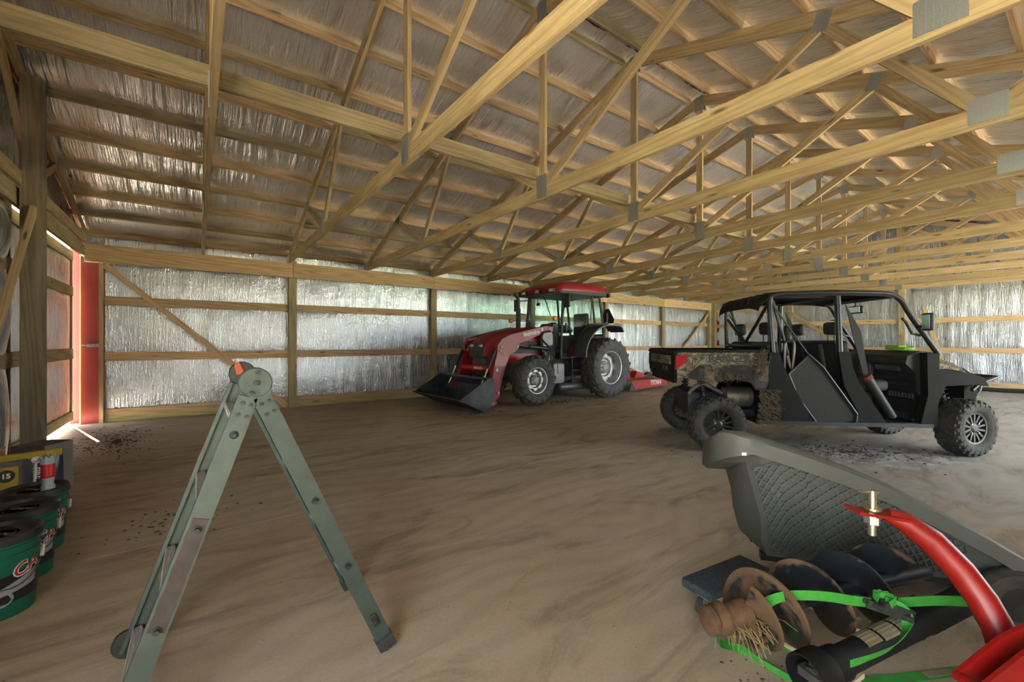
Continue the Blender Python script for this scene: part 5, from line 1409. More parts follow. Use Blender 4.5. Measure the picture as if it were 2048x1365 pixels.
def pail(loc, label, turn):
    P = thing('pail', label, 'bucket', (*loc, 0), 0, 'green pails by the sliding door')
    rf_ = lambda z: 0.128 + 0.020 * z / 0.37
    m = MB().lathe([(0, 0.0), (0.122, 0.0), (0.128, 0.008), (rf_(0.29), 0.29), (rf_(0.29) + 0.005, 0.293), (rf_(0.3) + 0.005, 0.300), (rf_(0.3), 0.303), (rf_(0.325), 0.325), (rf_(0.325) + 0.005, 0.328), (rf_(0.335) + 0.005, 0.335), (rf_(0.34), 0.338), (rf_(0.37), 0.37), (0, 0.37)], 48)
    m.build('body', MAT['pail_green'], P, smooth=True, ang=30)
    ld = MB().lathe([(0, 0.374), (0.128, 0.374), (0.132, 0.380), (0.140, 0.392), (0.150, 0.393), (0.157, 0.386), (0.157, 0.352), (0.153, 0.350), (0.150, 0.352)], 48).build('lid', MAT['lid_black'], P, smooth=True, ang=35)
    m = MB()
    for r in (0.060, 0.075): m.lathe([(r, 0.3742), (r + 0.003, 0.3765), (r + 0.006, 0.3742)], 40)
    m.build('lid_rings', MAT['lid_black'], ld, smooth=True)
    lettering('lid_lettering', 'CAM2', 0.05, MAT['label_grey'], ld, Matrix.Translation((0.01, 0, 0.3752)) @ Matrix.Rotation(R(-36), 4, 'Z'), extrude=0.0006)
    a0 = R(turn)
    lb = MB(); arc_band(lb, rf_, 0.075, 0.215, a0 - 1.9, a0 + 1.25, 48, 0.0008, lambda u: (0.075 - 0.0 * u, 0.170 + 0.075 * u)); band = lb.build('label', MAT['label_black'], P, smooth=True, fix=False)
    lb = MB(); arc_band(lb, rf_, 0, 0, a0 - 0.9, a0 + 0.5, 24, 0.0014, lambda u: (0.105 + 0.030 * u, 0.130 + 0.075 * u)); lb.build('label_stripe', MAT['label_grey'], band, smooth=True, fix=False)
    def on(a, z, lift): 
        n = Vector((math.cos(a), math.sin(a), 0)); return basis(n * (rf_(z) + lift) + Vector((0, 0, z)), (-n.y, n.x, 0.30), (0, 0, 1))
    lettering('lettering', 'CA', 0.082, MAT['white'], band, on(a0 + 0.12, 0.222, 0.002), bold=0.0055, extrude=0.0004, shear=0.25, wrap=rf_(0.22))
    lettering('lettering', 'CA', 0.082, MAT['label_red'], band, on(a0 + 0.12, 0.222, 0.0032), bold=0.0008, extrude=0.0004, shear=0.25, wrap=rf_(0.22))
    vs = [(0.0, 0.0)]; m = MB()
    cA = a0 - 0.55; n = 20; ring = []
    for k in range(n):
        t = 2 * PI * k / n; a = cA + 0.36 * math.cos(t); z = 0.098 + 0.036 * math.sin(t); r = rf_(z) + 0.0022; ring.append((r * math.cos(a), r * math.sin(a), z))
    m.add(ring, [tuple(range(n))]).build('label_badge', MAT['label_grey'], band, fix=False)
    # wire bail folded down with its white grip
    e = []
    for k in range(13):
        t = k / 12; a = a0 + 1.25 - PI * 0.98 * t; z = 0.315 - 0.17 * math.sin(PI * t); r = rf_(z) + 0.010; e.append((r * math.cos(a), r * math.sin(a), z))
    bl = MB().tube(e, 0.0022, 6).build('bail', MAT['dark_steel'], P)
    MB().tube([(p[0] * 1.01, p[1] * 1.01, p[2]) for p in e[1:3]], 0.009, 8).build('grip', MAT['bail'], bl, smooth=True, ang=30)
    return P
pail((-0.785, 3.16), 'green pail with black lid, farthest of three from the paper sack', -42)
pail((-0.80, 3.57), 'green pail with black lid, between the two other green pails', -42)
pail((-0.825, 3.97), 'green pail with black lid carrying the red and grey tube', -42)
TU = thing('grease_tube', 'grey tube with red cap collar standing on a green pail lid', 'tube', (-0.755, 3.90, 0.3765))
MAT['tube_grey'] = plain('pale_blue_grey_plastic', (0.34, 0.39, 0.44), 0.4)
MB().lathe([(0, 0), (0.034, 0), (0.032, 0.03), (0.026, 0.045), (0.029, 0.07), (0.031, 0.085)], 20).build('base', MAT['tube_grey'], TU, smooth=True, ang=30)
MB().lathe([(0, 0.085), (0.036, 0.085), (0.036, 0.088), (0.033, 0.090), (0.033, 0.17), (0, 0.17)], 20).build('sleeve', MAT['label_red'], TU, smooth=True, ang=30)
m = MB().lathe([(0, 0.17), (0.035, 0.17), (0.035, 0.21), (0.030, 0.213), (0.026, 0.205), (0, 0.205)], 20)
for k in range(8): m.box((0.030 * math.cos(k * PI / 4), 0.030 * math.sin(k * PI / 4), 0.214), (0.012, 0.012, 0.012))
m.build('crown', MAT['tube_grey'], TU, smooth=True, ang=30)
MB().cyl((0, 0, 0.205), (0, 0, 0.245), 0.009, 10).build('nozzle', plain('brass', (0.55, 0.38, 0.10), 0.35, 0.8), TU, smooth=True, ang=30)

# ---- sack, scoop, carton, boards
MAT['sack_navy'] = plain('navy_poly_sack', (0.014, 0.020, 0.038), 0.35, 0.0, 0.0, 9, col2=(0.03, 0.035, 0.055))
MAT['sack_yellow'] = plain('yellow_sack_print', (0.42, 0.30, 0.02), 0.4, 0.0, 0.3, 9)
MAT['sack_grey'] = plain('grey_sack_print', (0.30, 0.29, 0.25), 0.45, 0.0, 0.25, 9)
SK = thing('chemical_sack', 'navy and yellow printed poly sack behind the green pails', 'sack', (-0.99, 4.52, 0), R(12))
m = MB(); vs = []; fs = []; NU, NV = 16, 14
for side in (-1, 1):
    for j in range(NV + 1):
        for i in range(NU + 1):
            u = i / NU * 2 - 1; v = j / NV
            th = 0.075 * (1 - abs(u) ** 3) ** 0.6 * max(0.0, (1 - max(0, v - 0.55) / 0.45)) ** 0.7 + 0.003
            vs.append((u * (0.20 - 0.012 * v), side * th + 0.012 * noise.noise(Vector((u * 3, v * 4, 9))), v * 0.52 + 0.008 * noise.noise(Vector((u * 4, 2, 1))) * v))
q = (NU + 1) * (NV + 1)
for side in (0, 1):
    for j in range(NV):
        for i in range(NU):
            a = side * q + j * (NU + 1) + i; fs.append((a, a + 1, a + NU + 2, a + NU + 1))
bt = [i for i in range(NU + 1)]
for i in range(NU): fs.append((i, i + 1, q + i + 1, q + i)); k = NV * (NU + 1); fs.append((k + i, k + i + 1, q + k + i + 1, q + k + i))
for j in range(NV):
    for i in (0, NU): a = j * (NU + 1) + i; fs.append((a, a + NU + 1, q + a + NU + 1, q + a))
sk_o = m.add(vs, fs).build('bag', MAT['sack_navy'], SK, smooth=True, ang=70)
MB().rbox((0, -0.012, 0.498), (0.37, 0.030, 0.050), 0.006).build('yellow_top', MAT['sack_yellow'], SK)
pn = MB().rbox((-0.085, -0.066, 0.36), (0.115, 0.014, 0.17), 0.005).build('yellow_panel', MAT['sack_yellow'], SK)
bd = MB().lathe([(0, 0.0), (0.042, 0.0), (0.042, 0.004), (0, 0.004)], 20, Matrix.Translation((-0.085, -0.0735, 0.385)) @ Matrix.Rotation(R(90), 4, 'X')).build('badge', MAT['label_black'], SK)
lettering('lettering', '15', 0.045, MAT['white'], SK, basis((-0.085, -0.079, 0.385), (1, 0, 0), (0, 0, 1)), bold=0.0015)
MB().rbox((-0.085, -0.080, 0.20), (0.115, 0.012, 0.13), 0.004).build('grey_panel', MAT['sack_grey'], SK)
lettering('lettering', 'FIRE ANT KILLER', 0.046, MAT['white'], SK, basis((0.055, -0.084, 0.25), (0, 0.03, -1), (1, 0, 0)), bold=0.0014)
MB().rbox((0.115, -0.066, 0.37), (0.045, 0.010, 0.08), 0.004).build('yellow_patch', MAT['sack_yellow'], SK)
sc_ = thing('measuring_spoon', 'white plastic measuring spoon leaning on the navy sack', 'spoon', (-0.93, 4.37, 0.0))
MB().tube([(-0.01, 0, 0.0), (0.01, 0.02, 0.25), (0.015, 0.05, 0.46)], [0.010, 0.008, 0.008], 8).build('stem', MAT['bail'], sc_, smooth=True)
MB().lathe([(0, -0.02), (0.020, -0.012), (0.026, 0.01), (0.023, 0.012), (0.0, 0.0)], 14, Matrix.Translation((0.018, 0.055, 0.475)) @ Matrix.Rotation(R(50), 4, 'X')).build('bowl', MAT['bail'], sc_, smooth=True)
MAT['carton'] = plain('grey_brown_carton', (0.24, 0.215, 0.18), 0.8, 0.0, 0.25, 5)
CB = thing('carton', 'plain grey brown carton standing beside the gable post', 'box', (-1.10, 5.52, 0), R(-32))
MB().box((0, 0, 0.205), (0.27, 0.26, 0.41)).build('body', MAT['carton'], CB)
for s in (1, -1): MB().box((0, s * 0.0655, 0.4125), (0.272, 0.129, 0.004)).build('flap', MAT['carton'], CB)
MAT['ply'] = wood_mat('old_plywood', (0.34, 0.20, 0.09), (0.19, 0.10, 0.045))
for k, (dx, h, lab) in enumerate(((0.0, 0.52, 'taller brown plywood offcut leaning by the navy sack'), (-0.03, 0.44, 'shorter brown plywood offcut leaning by the navy sack'))):
    o = MB().box((0, 0, h / 2), (0.24, 0.019, h)).build('plywood_offcut', MAT['ply'], None, matrix=Matrix.Translation((-1.27 + dx, 4.80 - 0.05 * k, 0)) @ Matrix.Rotation(R(15), 4, 'Z') @ Matrix.Rotation(R(-6), 4, 'X'))
    tag(o, lab, 'board', 'plywood offcuts')

# ================================================================== dump cart tub
MAT['tub'] = plain('olive_grey_poly_tub', (0.105, 0.110, 0.095), 0.55, 0.0, 0.0, 5, col2=(0.085, 0.088, 0.076), bump=0.06)
CA = thing('dump_cart', 'olive grey poly dump cart tub with diamond ribbed sides', 'cart', (2.19, 1.18, 0), math.atan2(-0.7941, 0.6078))
# local x along the near rim, y away from the camera side, z up
RIM = [(0.0, 0.835), (0.04, 0.853), (0.18, 0.817), (0.384, 0.758), (0.577, 0.695), (0.761, 0.623), (0.936, 0.532), (1.103, 0.443), (1.234, 0.362), (1.36, 0.30), (1.44, 0.27)]
TW = 0.62; DROP = 0.19
def rim_z(s):
    for (a, za), (b, zb) in zip(RIM[:-1], RIM[1:]):
        if a <= s <= b: return za + (zb - za) * (s - a) / (b - a)
    return RIM[0][1] if s < 0 else RIM[-1][1]
ZBOT = 0.165
def skirt(s):                                  # depth of the turned-down rim
    return 0.085 + 0.085 * max(0.0, 1 - s / 0.16)
def wall_pt(s, w):
    """rim point; w 0..1 across"""
    return Vector((s, w * TW, rim_z(s) - DROP * w))
SS = [0.02 + 1.40 * i / 28 for i in range(29)]
def loop(fs, fw, zfun):
    """closed loop: near side s up, far end, far side back, tip end"""
    pts = []
    for s in SS: pts.append((s, 0))
    for w in (0.2, 0.4, 0.6, 0.8): pts.append((SS[-1], w))
    for s in reversed(SS): pts.append((s, 1))
    for w in (0.8, 0.6, 0.4, 0.2): pts.append((SS[0], w))
    out = []
    for s, w in pts:
        s2, w2 = fs(s), fw(w); out.append(zfun(s, w, s2, w2))
    return out
def sx(inset_l, inset_r): return lambda s: inset_l + (s - 0.02) * (1.42 - inset_r - inset_l) / 1.40
def wy(ins): return lambda w: ins + w * (TW - 2 * ins)
rz_ = lambda s, w: rim_z(s) - DROP * w
def tip(s, w, a, b):                           # rounded corners at the pouring lip
    t = max(0.0, 1 - s / 0.13) ** 2
    if w in (0, 1): return a + 0.012 * t, b + 0.075 * t * (1 if w == 0 else -1)
    return (a - 0.028 if s <= SS[0] + 1e-6 else a), b
L0 = loop(lambda s: s, wy(0.0), lambda s, w, a, b: (*tip(s, w, a, b), rz_(s, w) - skirt(s)))
L1 = loop(lambda s: s, wy(0.0), lambda s, w, a, b: (*tip(s, w, a, b), rz_(s, w) - 0.014))
L2 = loop(sx(0.035, 0.01), wy(0.014), lambda s, w, a, b: (*tip(s, w, a, b), rz_(s, w)))
L3 = loop(sx(0.09, 0.04), wy(0.05), lambda s, w, a, b: (a, b, rz_(s, w) - 0.004))
L4 = loop(sx(0.17, 0.05), wy(0.065), lambda s, w, a, b: (a, b, rz_(s, w) - 0.06))
L5 = loop(sx(0.29, 0.10), wy(0.15), lambda s, w, a, b: (a, b, min(ZBOT + 0.02, rz_(s, w) - 0.07)))
# outside
M0 = loop(sx(0.03, 0.004), wy(0.006), lambda s, w, a, b: (*tip(s, w, a, b), rz_(s, w) - skirt(s)))
M1 = loop(sx(0.14, 0.03), wy(0.045), lambda s, w, a, b: (a, b, rz_(s, w) - skirt(s) + 0.015 * 0))
def nose(a, b, s, k):                          # the front wall bows forward between its corners
    return a - (k * math.sin(PI * min(1, max(0, (b - 0.10) / (TW - 0.20)))) if s <= SS[0] + 1e-6 else 0)
M15 = loop(sx(0.225, 0.06), wy(0.10), lambda s, w, a, b: (nose(a, b, s, 0.09), b, min(ZBOT, rz_(s, w) - skirt(s) - 0.01) + 0.42 * max(0.0, (rz_(s, w) - skirt(s)) - ZBOT)))
M18 = loop(sx(0.255, 0.075), wy(0.128), lambda s, w, a, b: (nose(a, b, s, 0.09), b, min(ZBOT, rz_(s, w) - skirt(s) - 0.01) + 0.14 * max(0.0, (rz_(s, w) - skirt(s)) - ZBOT)))
M2 = loop(sx(0.275, 0.085), wy(0.14), lambda s, w, a, b: (nose(a, b, s, 0.03), b, min(ZBOT, rz_(s, w) - skirt(s) - 0.01)))
rings = [L5, L4, L3, L2, L1, L0, M0, M1, M15, M18, M2]
vs = [p for r in rings for p in r]; n = len(L0); fs = []
for j in range(len(rings) - 1):
    for k in range(n): fs.append((j * n + k, j * n + (k + 1) % n, (j + 1) * n + (k + 1) % n, (j + 1) * n + k))
mt = MB().add(vs, fs)
# floors as strips so that they stay planar enough
nn_ = len(SS)
def strip(base):
    out = []
    a = list(range(nn_)); b = list(range(nn_ + 4, 2 * nn_ + 4))[::-1]
    for i in range(nn_ - 1): out.append((base + a[i], base + a[i + 1], base + b[i + 1], base + b[i]))
    return out
mt.f += strip(0) + strip((len(rings) - 1) * n)
tub = mt.build('tub', MAT['tub'], CA, smooth=True, ang=40, fix=True)
# raised border and diamond ribs on a wall given by two edge curves
def lattice(name, top, bot, u0, u1, step, out, mat, parent, h=0.005, w=0.006, border=True):
    """top(u), bot(u) -> points; ribs follow diagonals of the (u, v) sheet"""
    def P(u, v):
        a = Vector(top(u)); b = Vector(bot(u)); return a + (b - a) * v + Vector(out) * h * 0.85
    m = MB()
    def height(u): return (Vector(top(u)) - Vector(bot(u))).length
    for sg in (1, -1):
        k = -60
        while k < 60:
            c = k * step; run = []
            for i in range(0, 121):
                u = u0 + (u1 - u0) * i / 120; hh = height(u)
                v = (c + sg * (u - u0)) / max(hh, 0.02) if sg > 0 else 1 - (c + (u - u0)) / max(hh, 0.02)
                if sg < 0: v = (c - (u - u0)) / max(hh, 0.02) + 0.0
                if 0.0 <= v <= 1.0 and hh > 0.05: run.append(P(u, v))
                else:
                    if len(run) > 1: m.ribbon(run, w, h, out_up(run, out))
                    run = []
            if len(run) > 1: m.ribbon(run, w, h, out_up(run, out))
            k += 1
    o = m.build(name, mat, parent); o['kind'] = 'stuff'; return o
def out_up(run, out):
    t = (run[-1] - run[0]).normalized(); return tuple(t.cross(Vector(out)).normalized())
s_of = lambda u, l, r: l + (u - 0.02) * (1.42 - r - l) / 1.40
topN = lambda u: (s_of(u, 0.17, 0.03), 0.047, rim_z(u) - skirt(u) - (0.045 if u < 0.3 else 0.03))
botN = lambda u: (s_of(u, 0.285, 0.085), 0.128, ZBOT + 0.025)
lattice('diamond_ribs', topN, botN, 0.03, 1.05, 0.050, (0, -1, 0.0), MAT['tub'], tub, h=0.007, w=0.0065)
m = MB().tube([topN(0.03), topN(0.15), topN(0.3), topN(0.5)], 0.007, 6).tube([topN(0.03), botN(0.03)], 0.007, 6)
m.build('panel_border', MAT['tub'], tub, smooth=True)
topF = lambda u: (s_of(u, 0.17, 0.05), TW - 0.075, rim_z(u) - DROP - 0.05)
botF = lambda u: (s_of(u, 0.28, 0.10), TW - 0.15, ZBOT + 0.03)
topB = lambda u: (s_of(u, 0.29, 0.10), 0.16, ZBOT + 0.021)
botB = lambda u: (s_of(u, 0.29, 0.10), TW - 0.16, min(ZBOT + 0.021, rim_z(u) - DROP - 0.066))
lattice('inside_ribs', topB, botB, 0.05, 1.40, 0.060, (0, 0, 1), MAT['tub'], tub, h=0.006)
MB().box((0.125, -0.0015, 0.735), (0.022, 0.002, 0.016), Matrix.Rotation(R(0), 4, 'Y')).build('sticker', MAT['white'], tub)
# frame, wheels and tow bar
m = MB()
for y in (0.20, 0.42): m.box((0.82, y, 0.140), (1.15, 0.04, 0.04))
for x in (0.42, 0.80, 1.22): m.box((x, 0.31, 0.115), (0.04, 0.30, 0.03))
m.cyl((1.22, 0.02, 0.15), (1.22, 0.60, 0.15), 0.014, 10)
m.box((0.42, 0.31, 0.05), (0.05, 0.26, 0.10))
m.build('frame', MAT['black_gloss'], CA)
for y in (0.02, 0.60):
    wl = MB().lathe(tyre_profile(0.15, 0.085, 0.075), 28, Matrix.Translation((1.22, y, 0.15)) @ ROTY, close=True).build('wheel', MAT['rubber'], CA, smooth=True)
    MB().lathe([(0, -0.02), (0.077, -0.03), (0.077, 0.03), (0, 0.02)], 20, Matrix.Translation((1.22, y, 0.15)) @ ROTY).build('wheel_hub', MAT['black_gloss'], wl, smooth=True, ang=30)

# ================================================================== moving dolly with post hole digger parts
MAT['carpet'] = plain('charcoal_carpet', (0.028, 0.036, 0.042), 0.95, 0.0, 0.0, 60, col2=(0.075, 0.09, 0.10), bump=0.5)
MAT['dolly_wood'] = wood_mat('pale_dolly_wood', (0.62, 0.48, 0.30), (0.42, 0.29, 0.16))
DL = thing('moving_dolly', 'wooden furniture dolly with charcoal carpeted ends on casters', 'dolly', (2.29, 0.805, 0), R(-7))
MB().rbox((-0.17, 0.29, 0.125), (0.47, 0.17, 0.045), 0.010).build('carpeted_end', MAT['carpet'], DL, smooth=True, ang=30)
MB().rbox((0.20, -0.30, 0.125), (0.42, 0.12, 0.045), 0.010).build('carpeted_end', MAT['carpet'], DL, smooth=True, ang=30)
for x, yc, ly, cas in ((-0.345, -0.02, 0.64, (0.29, -0.30)), (0.345, -0.20, 0.30, (-0.30,)), (0.01, -0.02, 0.64, (0.29,))):
    MB().box((x, yc, 0.103), (0.085, ly, 0.018)).build('rail', MAT['dolly_wood'], DL)
    for y in cas:
        cs = MB().lathe([(0, -0.012), (0.028, -0.014), (0.040, -0.010), (0.040, 0.010), (0.028, 0.014), (0, 0.012)], 20, Matrix.Translation((x - 0.015, y, 0.040)) @ ROTY).build('caster', MAT['rubber'], DL, smooth=True, ang=30)
        m = MB().box((x, y, 0.090), (0.06, 0.05, 0.008))
        for s in (1, -1): m.prism([(x - 0.03, 0.040), (x - 0.005, 0.030), (x + 0.022, 0.088), (x - 0.022, 0.088)], y + s * 0.017 - 0.0015, y + s * 0.017 + 0.0015)
        m.cyl((x - 0.015, y - 0.02, 0.040), (x - 0.015, y + 0.02, 0.040), 0.007, 8)
        m.build('caster_fork', MAT['galv'], cs)

def dirt_auger_mat():
    m, nt, b = new_mat('clay_caked_auger_steel')
    v = coords(nt)
    n = nd(nt, 'ShaderNodeTexNoise', Scale=9.0, Detail=7.0, Roughness=0.7); nt.links.new(v, n.inputs['Vector'])
    n2 = nd(nt, 'ShaderNodeTexNoise', Scale=3.0, Detail=3.0); nt.links.new(v, n2.inputs['Vector'])
    # clay clings to the digging end (small local x) and to the outer edge of the flights
    sx_ = nt.nodes.new('ShaderNodeSeparateXYZ'); nt.links.new(v, sx_.inputs[0])
    mr = nt.nodes.new('ShaderNodeMapRange'); mr.inputs['From Min'].default_value = 0.62; mr.inputs['From Max'].default_value = 0.15; mr.inputs['To Max'].default_value = 0.19; mr.inputs['To Min'].default_value = -0.05
    nt.links.new(sx_.outputs[0], mr.inputs[0])
    cb = nt.nodes.new('ShaderNodeCombineXYZ'); nt.links.new(sx_.outputs[1], cb.inputs[1]); nt.links.new(sx_.outputs[2], cb.inputs[2])
    ln = nt.nodes.new('ShaderNodeVectorMath'); ln.operation = 'LENGTH'; nt.links.new(cb.outputs[0], ln.inputs[0])
    me_ = nt.nodes.new('ShaderNodeMapRange'); me_.inputs['From Min'].default_value = 0.115; me_.inputs['From Max'].default_value = 0.142; me_.inputs['To Max'].default_value = 0.20
    nt.links.new(ln.outputs['Value'], me_.inputs[0])
    a1 = nt.nodes.new('ShaderNodeMath'); a1.operation = 'ADD'; nt.links.new(mr.outputs[0], a1.inputs[0]); nt.links.new(me_.outputs[0], a1.inputs[1])
    a2 = nt.nodes.new('ShaderNodeMath'); a2.operation = 'ADD'; nt.links.new(a1.outputs[0], a2.inputs[0]); nt.links.new(n.outputs['Fac'], a2.inputs[1])
    r = ramp(nt, a2.outputs[0], [(0.63, 0.0), (0.74, 1.0)])
    clay = mix(nt, n2.outputs['Fac'], (0.060, 0.030, 0.013), (0.185, 0.105, 0.048))
    nt.links.new(mix(nt, r.outputs[0], (0.014, 0.016, 0.018), clay), b.inputs['Base Color'])
    rr = ramp(nt, r.outputs[0], [(0.0, 0.30), (1.0, 0.9)]); nt.links.new(rr.outputs[0], b.inputs['Roughness'])
    bp = nd(nt, 'ShaderNodeBump', Strength=0.5, Distance=0.006); nt.links.new(n.outputs['Fac'], bp.inputs['Height']); nt.links.new(bp.outputs[0], b.inputs['Normal'])
    return m
MAT['auger'] = dirt_auger_mat()
MAT['clay'] = plain('red_clay', (0.075, 0.036, 0.016), 0.95, 0.0, 0.0, 16, col2=(0.16, 0.085, 0.038), bump=0.8)
MAT['straw'] = plain('dry_roots', (0.36, 0.23, 0.09), 0.9, 0.0, 0.4, 20)
AP0, AP1 = Vector((1.560, 0.852, 0.274)), Vector((2.425, 0.515, 0.300))
AM, AL = frame(AP0, AP1)
AU = thing('auger', 'clay-caked black spiral auger strapped to the dolly', 'auger')
AU.matrix_world = AM
AR = 0.145
m = MB().cyl((0.05, 0, 0), (AL + 0.16, 0, 0), 0.030, 16)
m.build('shaft', MAT['auger'], AU, smooth=True, ang=30)
def helix(m, x0, pitch, turns, R0, R1, th, ph, seg=40):
    vs = []; fs = []; N = int(turns * seg)
    for i in range(N + 1):
        a = 2 * PI * i / seg + ph; x = x0 + pitch * i / seg
        for r, dx in ((R0, -th / 2), (R0, th / 2), (R1, th / 2), (R1, -th / 2)): vs.append((x + dx, r * math.cos(a), r * math.sin(a)))
    for i in range(N):
        for k in range(4):
            k2 = (k + 1) % 4; fs.append((i * 4 + k, i * 4 + k2, i * 4 + 4 + k2, i * 4 + 4 + k))
    fs.append((0, 1, 2, 3)); e = N * 4; fs.append((e + 3, e + 2, e + 1, e))
    m.add(vs, fs)
m = MB(); helix(m, 0.13, 0.215, 3.55, 0.028, AR, 0.010, R(-70)); m.build('flight', MAT['auger'], AU, smooth=True, ang=40)
m = MB(); helix(m, 0.13, 0.20, 0.5, 0.028, AR - 0.01, 0.012, R(110)); m.build('cutting_blade', MAT['auger'], AU, smooth=True, ang=40)
m = MB().lathe([(0, -0.05), (0.028, -0.045), (0.050, -0.03), (0.053, -0.012), (0.042, -0.002), (0.055, 0.012), (0.058, 0.034), (0.046, 0.042), (0.046, 0.11), (0.050, 0.118), (0.050, 0.14), (0.03, 0.15)], 20, Matrix.Rotation(R(90), 4, 'Y'))
m.build('pilot_tip', MAT['clay'], AU, smooth=True, ang=35)
m = MB().rbox((0.16, -0.03, -0.075), (0.012, 0.07, 0.11), 0.004, 2, Matrix.Rotation(R(14), 4, 'X')).cyl((0.15, -0.055, -0.075), (0.182, -0.055, -0.075), 0.016, 10)
m.build('cutting_tooth', MAT['auger'], AU)
m = MB(); rs = random.Random(11)
for i in range(85):
    a = rs.uniform(-PI, PI * 0.2); x = rs.uniform(0.06, 0.22); r0 = 0.045
    p = Vector((x, r0 * math.cos(a), r0 * math.sin(a))); d = Vector((rs.uniform(-0.3, 0.3), -0.6 + rs.uniform(-0.5, 0.6), -0.7 + rs.uniform(-0.5, 0.9))).normalized()
    L = rs.uniform(0.04, 0.13); m.tube([p, p + d * L * 0.5 + Vector((0, 0, 0.008)), p + d * L + Vector((rs.uniform(-0.02, 0.02), 0, -0.01))], 0.0013, 3)
rt = m.build('caught_roots', MAT['straw'], AU); rt['kind'] = 'stuff'

# drive shaft with bell-mouthed guard
PM, PL = frame((1.640, 0.580, 0.190), (2.60, 0.300, 0.275))
MAT['shaft_black'] = plain('matt_black_guard', (0.006, 0.0065, 0.007), 0.6, 0.0, 0.0, 6, col2=(0.013, 0.012, 0.011), spec=0.15)
PS = thing('driveline', 'black drive shaft with bell-mouthed plastic guard lying across the dolly', 'drive shaft'); PS.matrix_world = PM
my = Matrix.Rotation(R(90), 4, 'Y')
MB().lathe([(0.066, 0.0), (0.074, 0.0), (0.074, 0.05), (0.070, 0.085), (0.058, 0.10), (0.055, 0.16), (0.046, 0.18), (0.046, 0.62), (0.050, 0.63), (0.050, PL), (0.0, PL), (0.0, 0.12), (0.050, 0.10), (0.062, 0.075)], 28, my, close=True).build('guard_tube', MAT['shaft_black'], PS, smooth=True, ang=35)
m = MB().cyl((0.02, 0, 0), (0.14, 0, 0), 0.026, 14).box((0.03, 0, 0), (0.04, 0.075, 0.03)).box((0.05, 0, 0), (0.03, 0.03, 0.075)); m.build('yoke', MAT['dark_steel'], PS)
MAT['sleeve_tan'] = plain('ribbed_tan_decal', (0.30, 0.245, 0.15), 0.7, 0.0, 0.35, 18)
m = MB(); 
for x0, x1, t0, t1 in ((0.27, 0.345, -0.4, 2.3), (0.355, 0.44, -0.5, 2.4), (0.45, 0.53, -0.3, 2.2)):
    vs = []; fs = []
    for i in range(21):
        a = t0 + (t1 - t0) * i / 20
        rr_ = 0.0485 + (0.0012 if i % 2 else 0)
        for x in (x0, x1): vs.append((x, rr_ * math.cos(a), rr_ * math.sin(a)))
    m.add(vs, [(2 * i, 2 * i + 1, 2 * i + 3, 2 * i + 2) for i in range(20)])
m.build('warning_decal', MAT['sleeve_tan'], PS, fix=False)
# digger boom: curved red pipe with hitch pin
MAT['boom_red'] = plain('scarlet_boom_paint', (0.29, 0.006, 0.004), 0.40, 0.0, 0.25, 5, coat=0.1)
MAT['zinc'] = plain('yellow_zinc_pin', (0.60, 0.55, 0.36), 0.3, 0.9, 0.2, 20)
BO = thing('digger_boom', 'curved red steel digger boom with upright zinc hitch pin', 'boom', (1.95, 0.12, 0))
BL = Vector(BO.location)
path = [(1.935, 0.440, 0.712), (1.968, 0.402, 0.693), (2.006, 0.342, 0.641), (2.031, 0.276, 0.561), (2.034, 0.226, 0.486), (2.020, 0.186, 0.410), (1.990, 0.160, 0.325), (1.955, 0.135, 0.22), (1.93, 0.12, 0.10)]
pp = [Vector(p) - BL for p in path]
MB().tube(pp, [0.022, 0.034, 0.041, 0.042, 0.042, 0.042, 0.042, 0.042, 0.042], 18).build('curved_pipe', MAT['boom_red'], BO, smooth=True, ang=50)
Mp, Lp = frame(Vector((1.842, 0.512, 0.728)) - BL, Vector((1.985, 0.395, 0.702)) - BL)
MB().box((Lp / 2, 0, 0), (Lp, 0.075, 0.010), Mp).build('top_plate', MAT['boom_red'], BO)
pc = Vector((1.898, 0.470, 0.0)) - BL
pin = MB().cyl(pc + Vector((0, 0, 0.640)), pc + Vector((0, 0, 0.795)), 0.0125, 14).build('hitch_pin', MAT['zinc'], BO, smooth=True, ang=30)
MB().lathe([(0.012, 0.680), (0.024, 0.680), (0.024, 0.706), (0.012, 0.706)], 6, Matrix.Translation(pc)).build('nut', MAT['galv'], pin)
MB().lathe([(0.012, 0.728), (0.026, 0.728), (0.026, 0.736), (0.012, 0.736)], 20, Matrix.Translation(pc)).lathe([(0.012, 0.706), (0.028, 0.706), (0.028, 0.711), (0.012, 0.711)], 20, Matrix.Translation(pc)).build('washer', MAT['zinc'], pin)
MB().tube([pc + Vector((-0.04, 0.03, 0.790)), pc + Vector((0.0, 0, 0.788)), pc + Vector((0.02, -0.015, 0.786))], 0.003, 6).build('lynch_pin', MAT['zinc'], pin)
Pw = lambda x, y, z: Vector((x, y, max(0, z - 0.055))) - BL
m = MB()
for off in (0.0, 0.06):
    o = Vector((0.59 * off, 0.807 * off, 0))
    poly = [Pw(1.95, 0.06, 0.56) , Pw(1.86, 0.126, 0.505), Pw(1.806, 0.166, 0.452), Pw(1.760, 0.200, 0.405), Pw(1.772, 0.192, 0.370), Pw(1.84, 0.14, 0.375), Pw(1.90, 0.095, 0.0), Pw(2.03, 0.0, 0.0)]
    t = Vector((0.59, 0.807, 0)) * 0.006
    a = [p + o - t for p in poly]; b = [p + o + t for p in poly]; k = len(a)
    m.add(a + b, [tuple(range(k)), tuple(range(k, 2 * k))[::-1]] + [(i, (i + 1) % k, k + (i + 1) % k, k + i) for i in range(k)])
m.cyl(Pw(1.765, 0.196, 0.388), Pw(1.765, 0.196, 0.388) + Vector((0.04, 0.055, 0)), 0.016, 12)
m.box(Pw(1.94, 0.10, 0.02), (0.16, 0.16, 0.04))
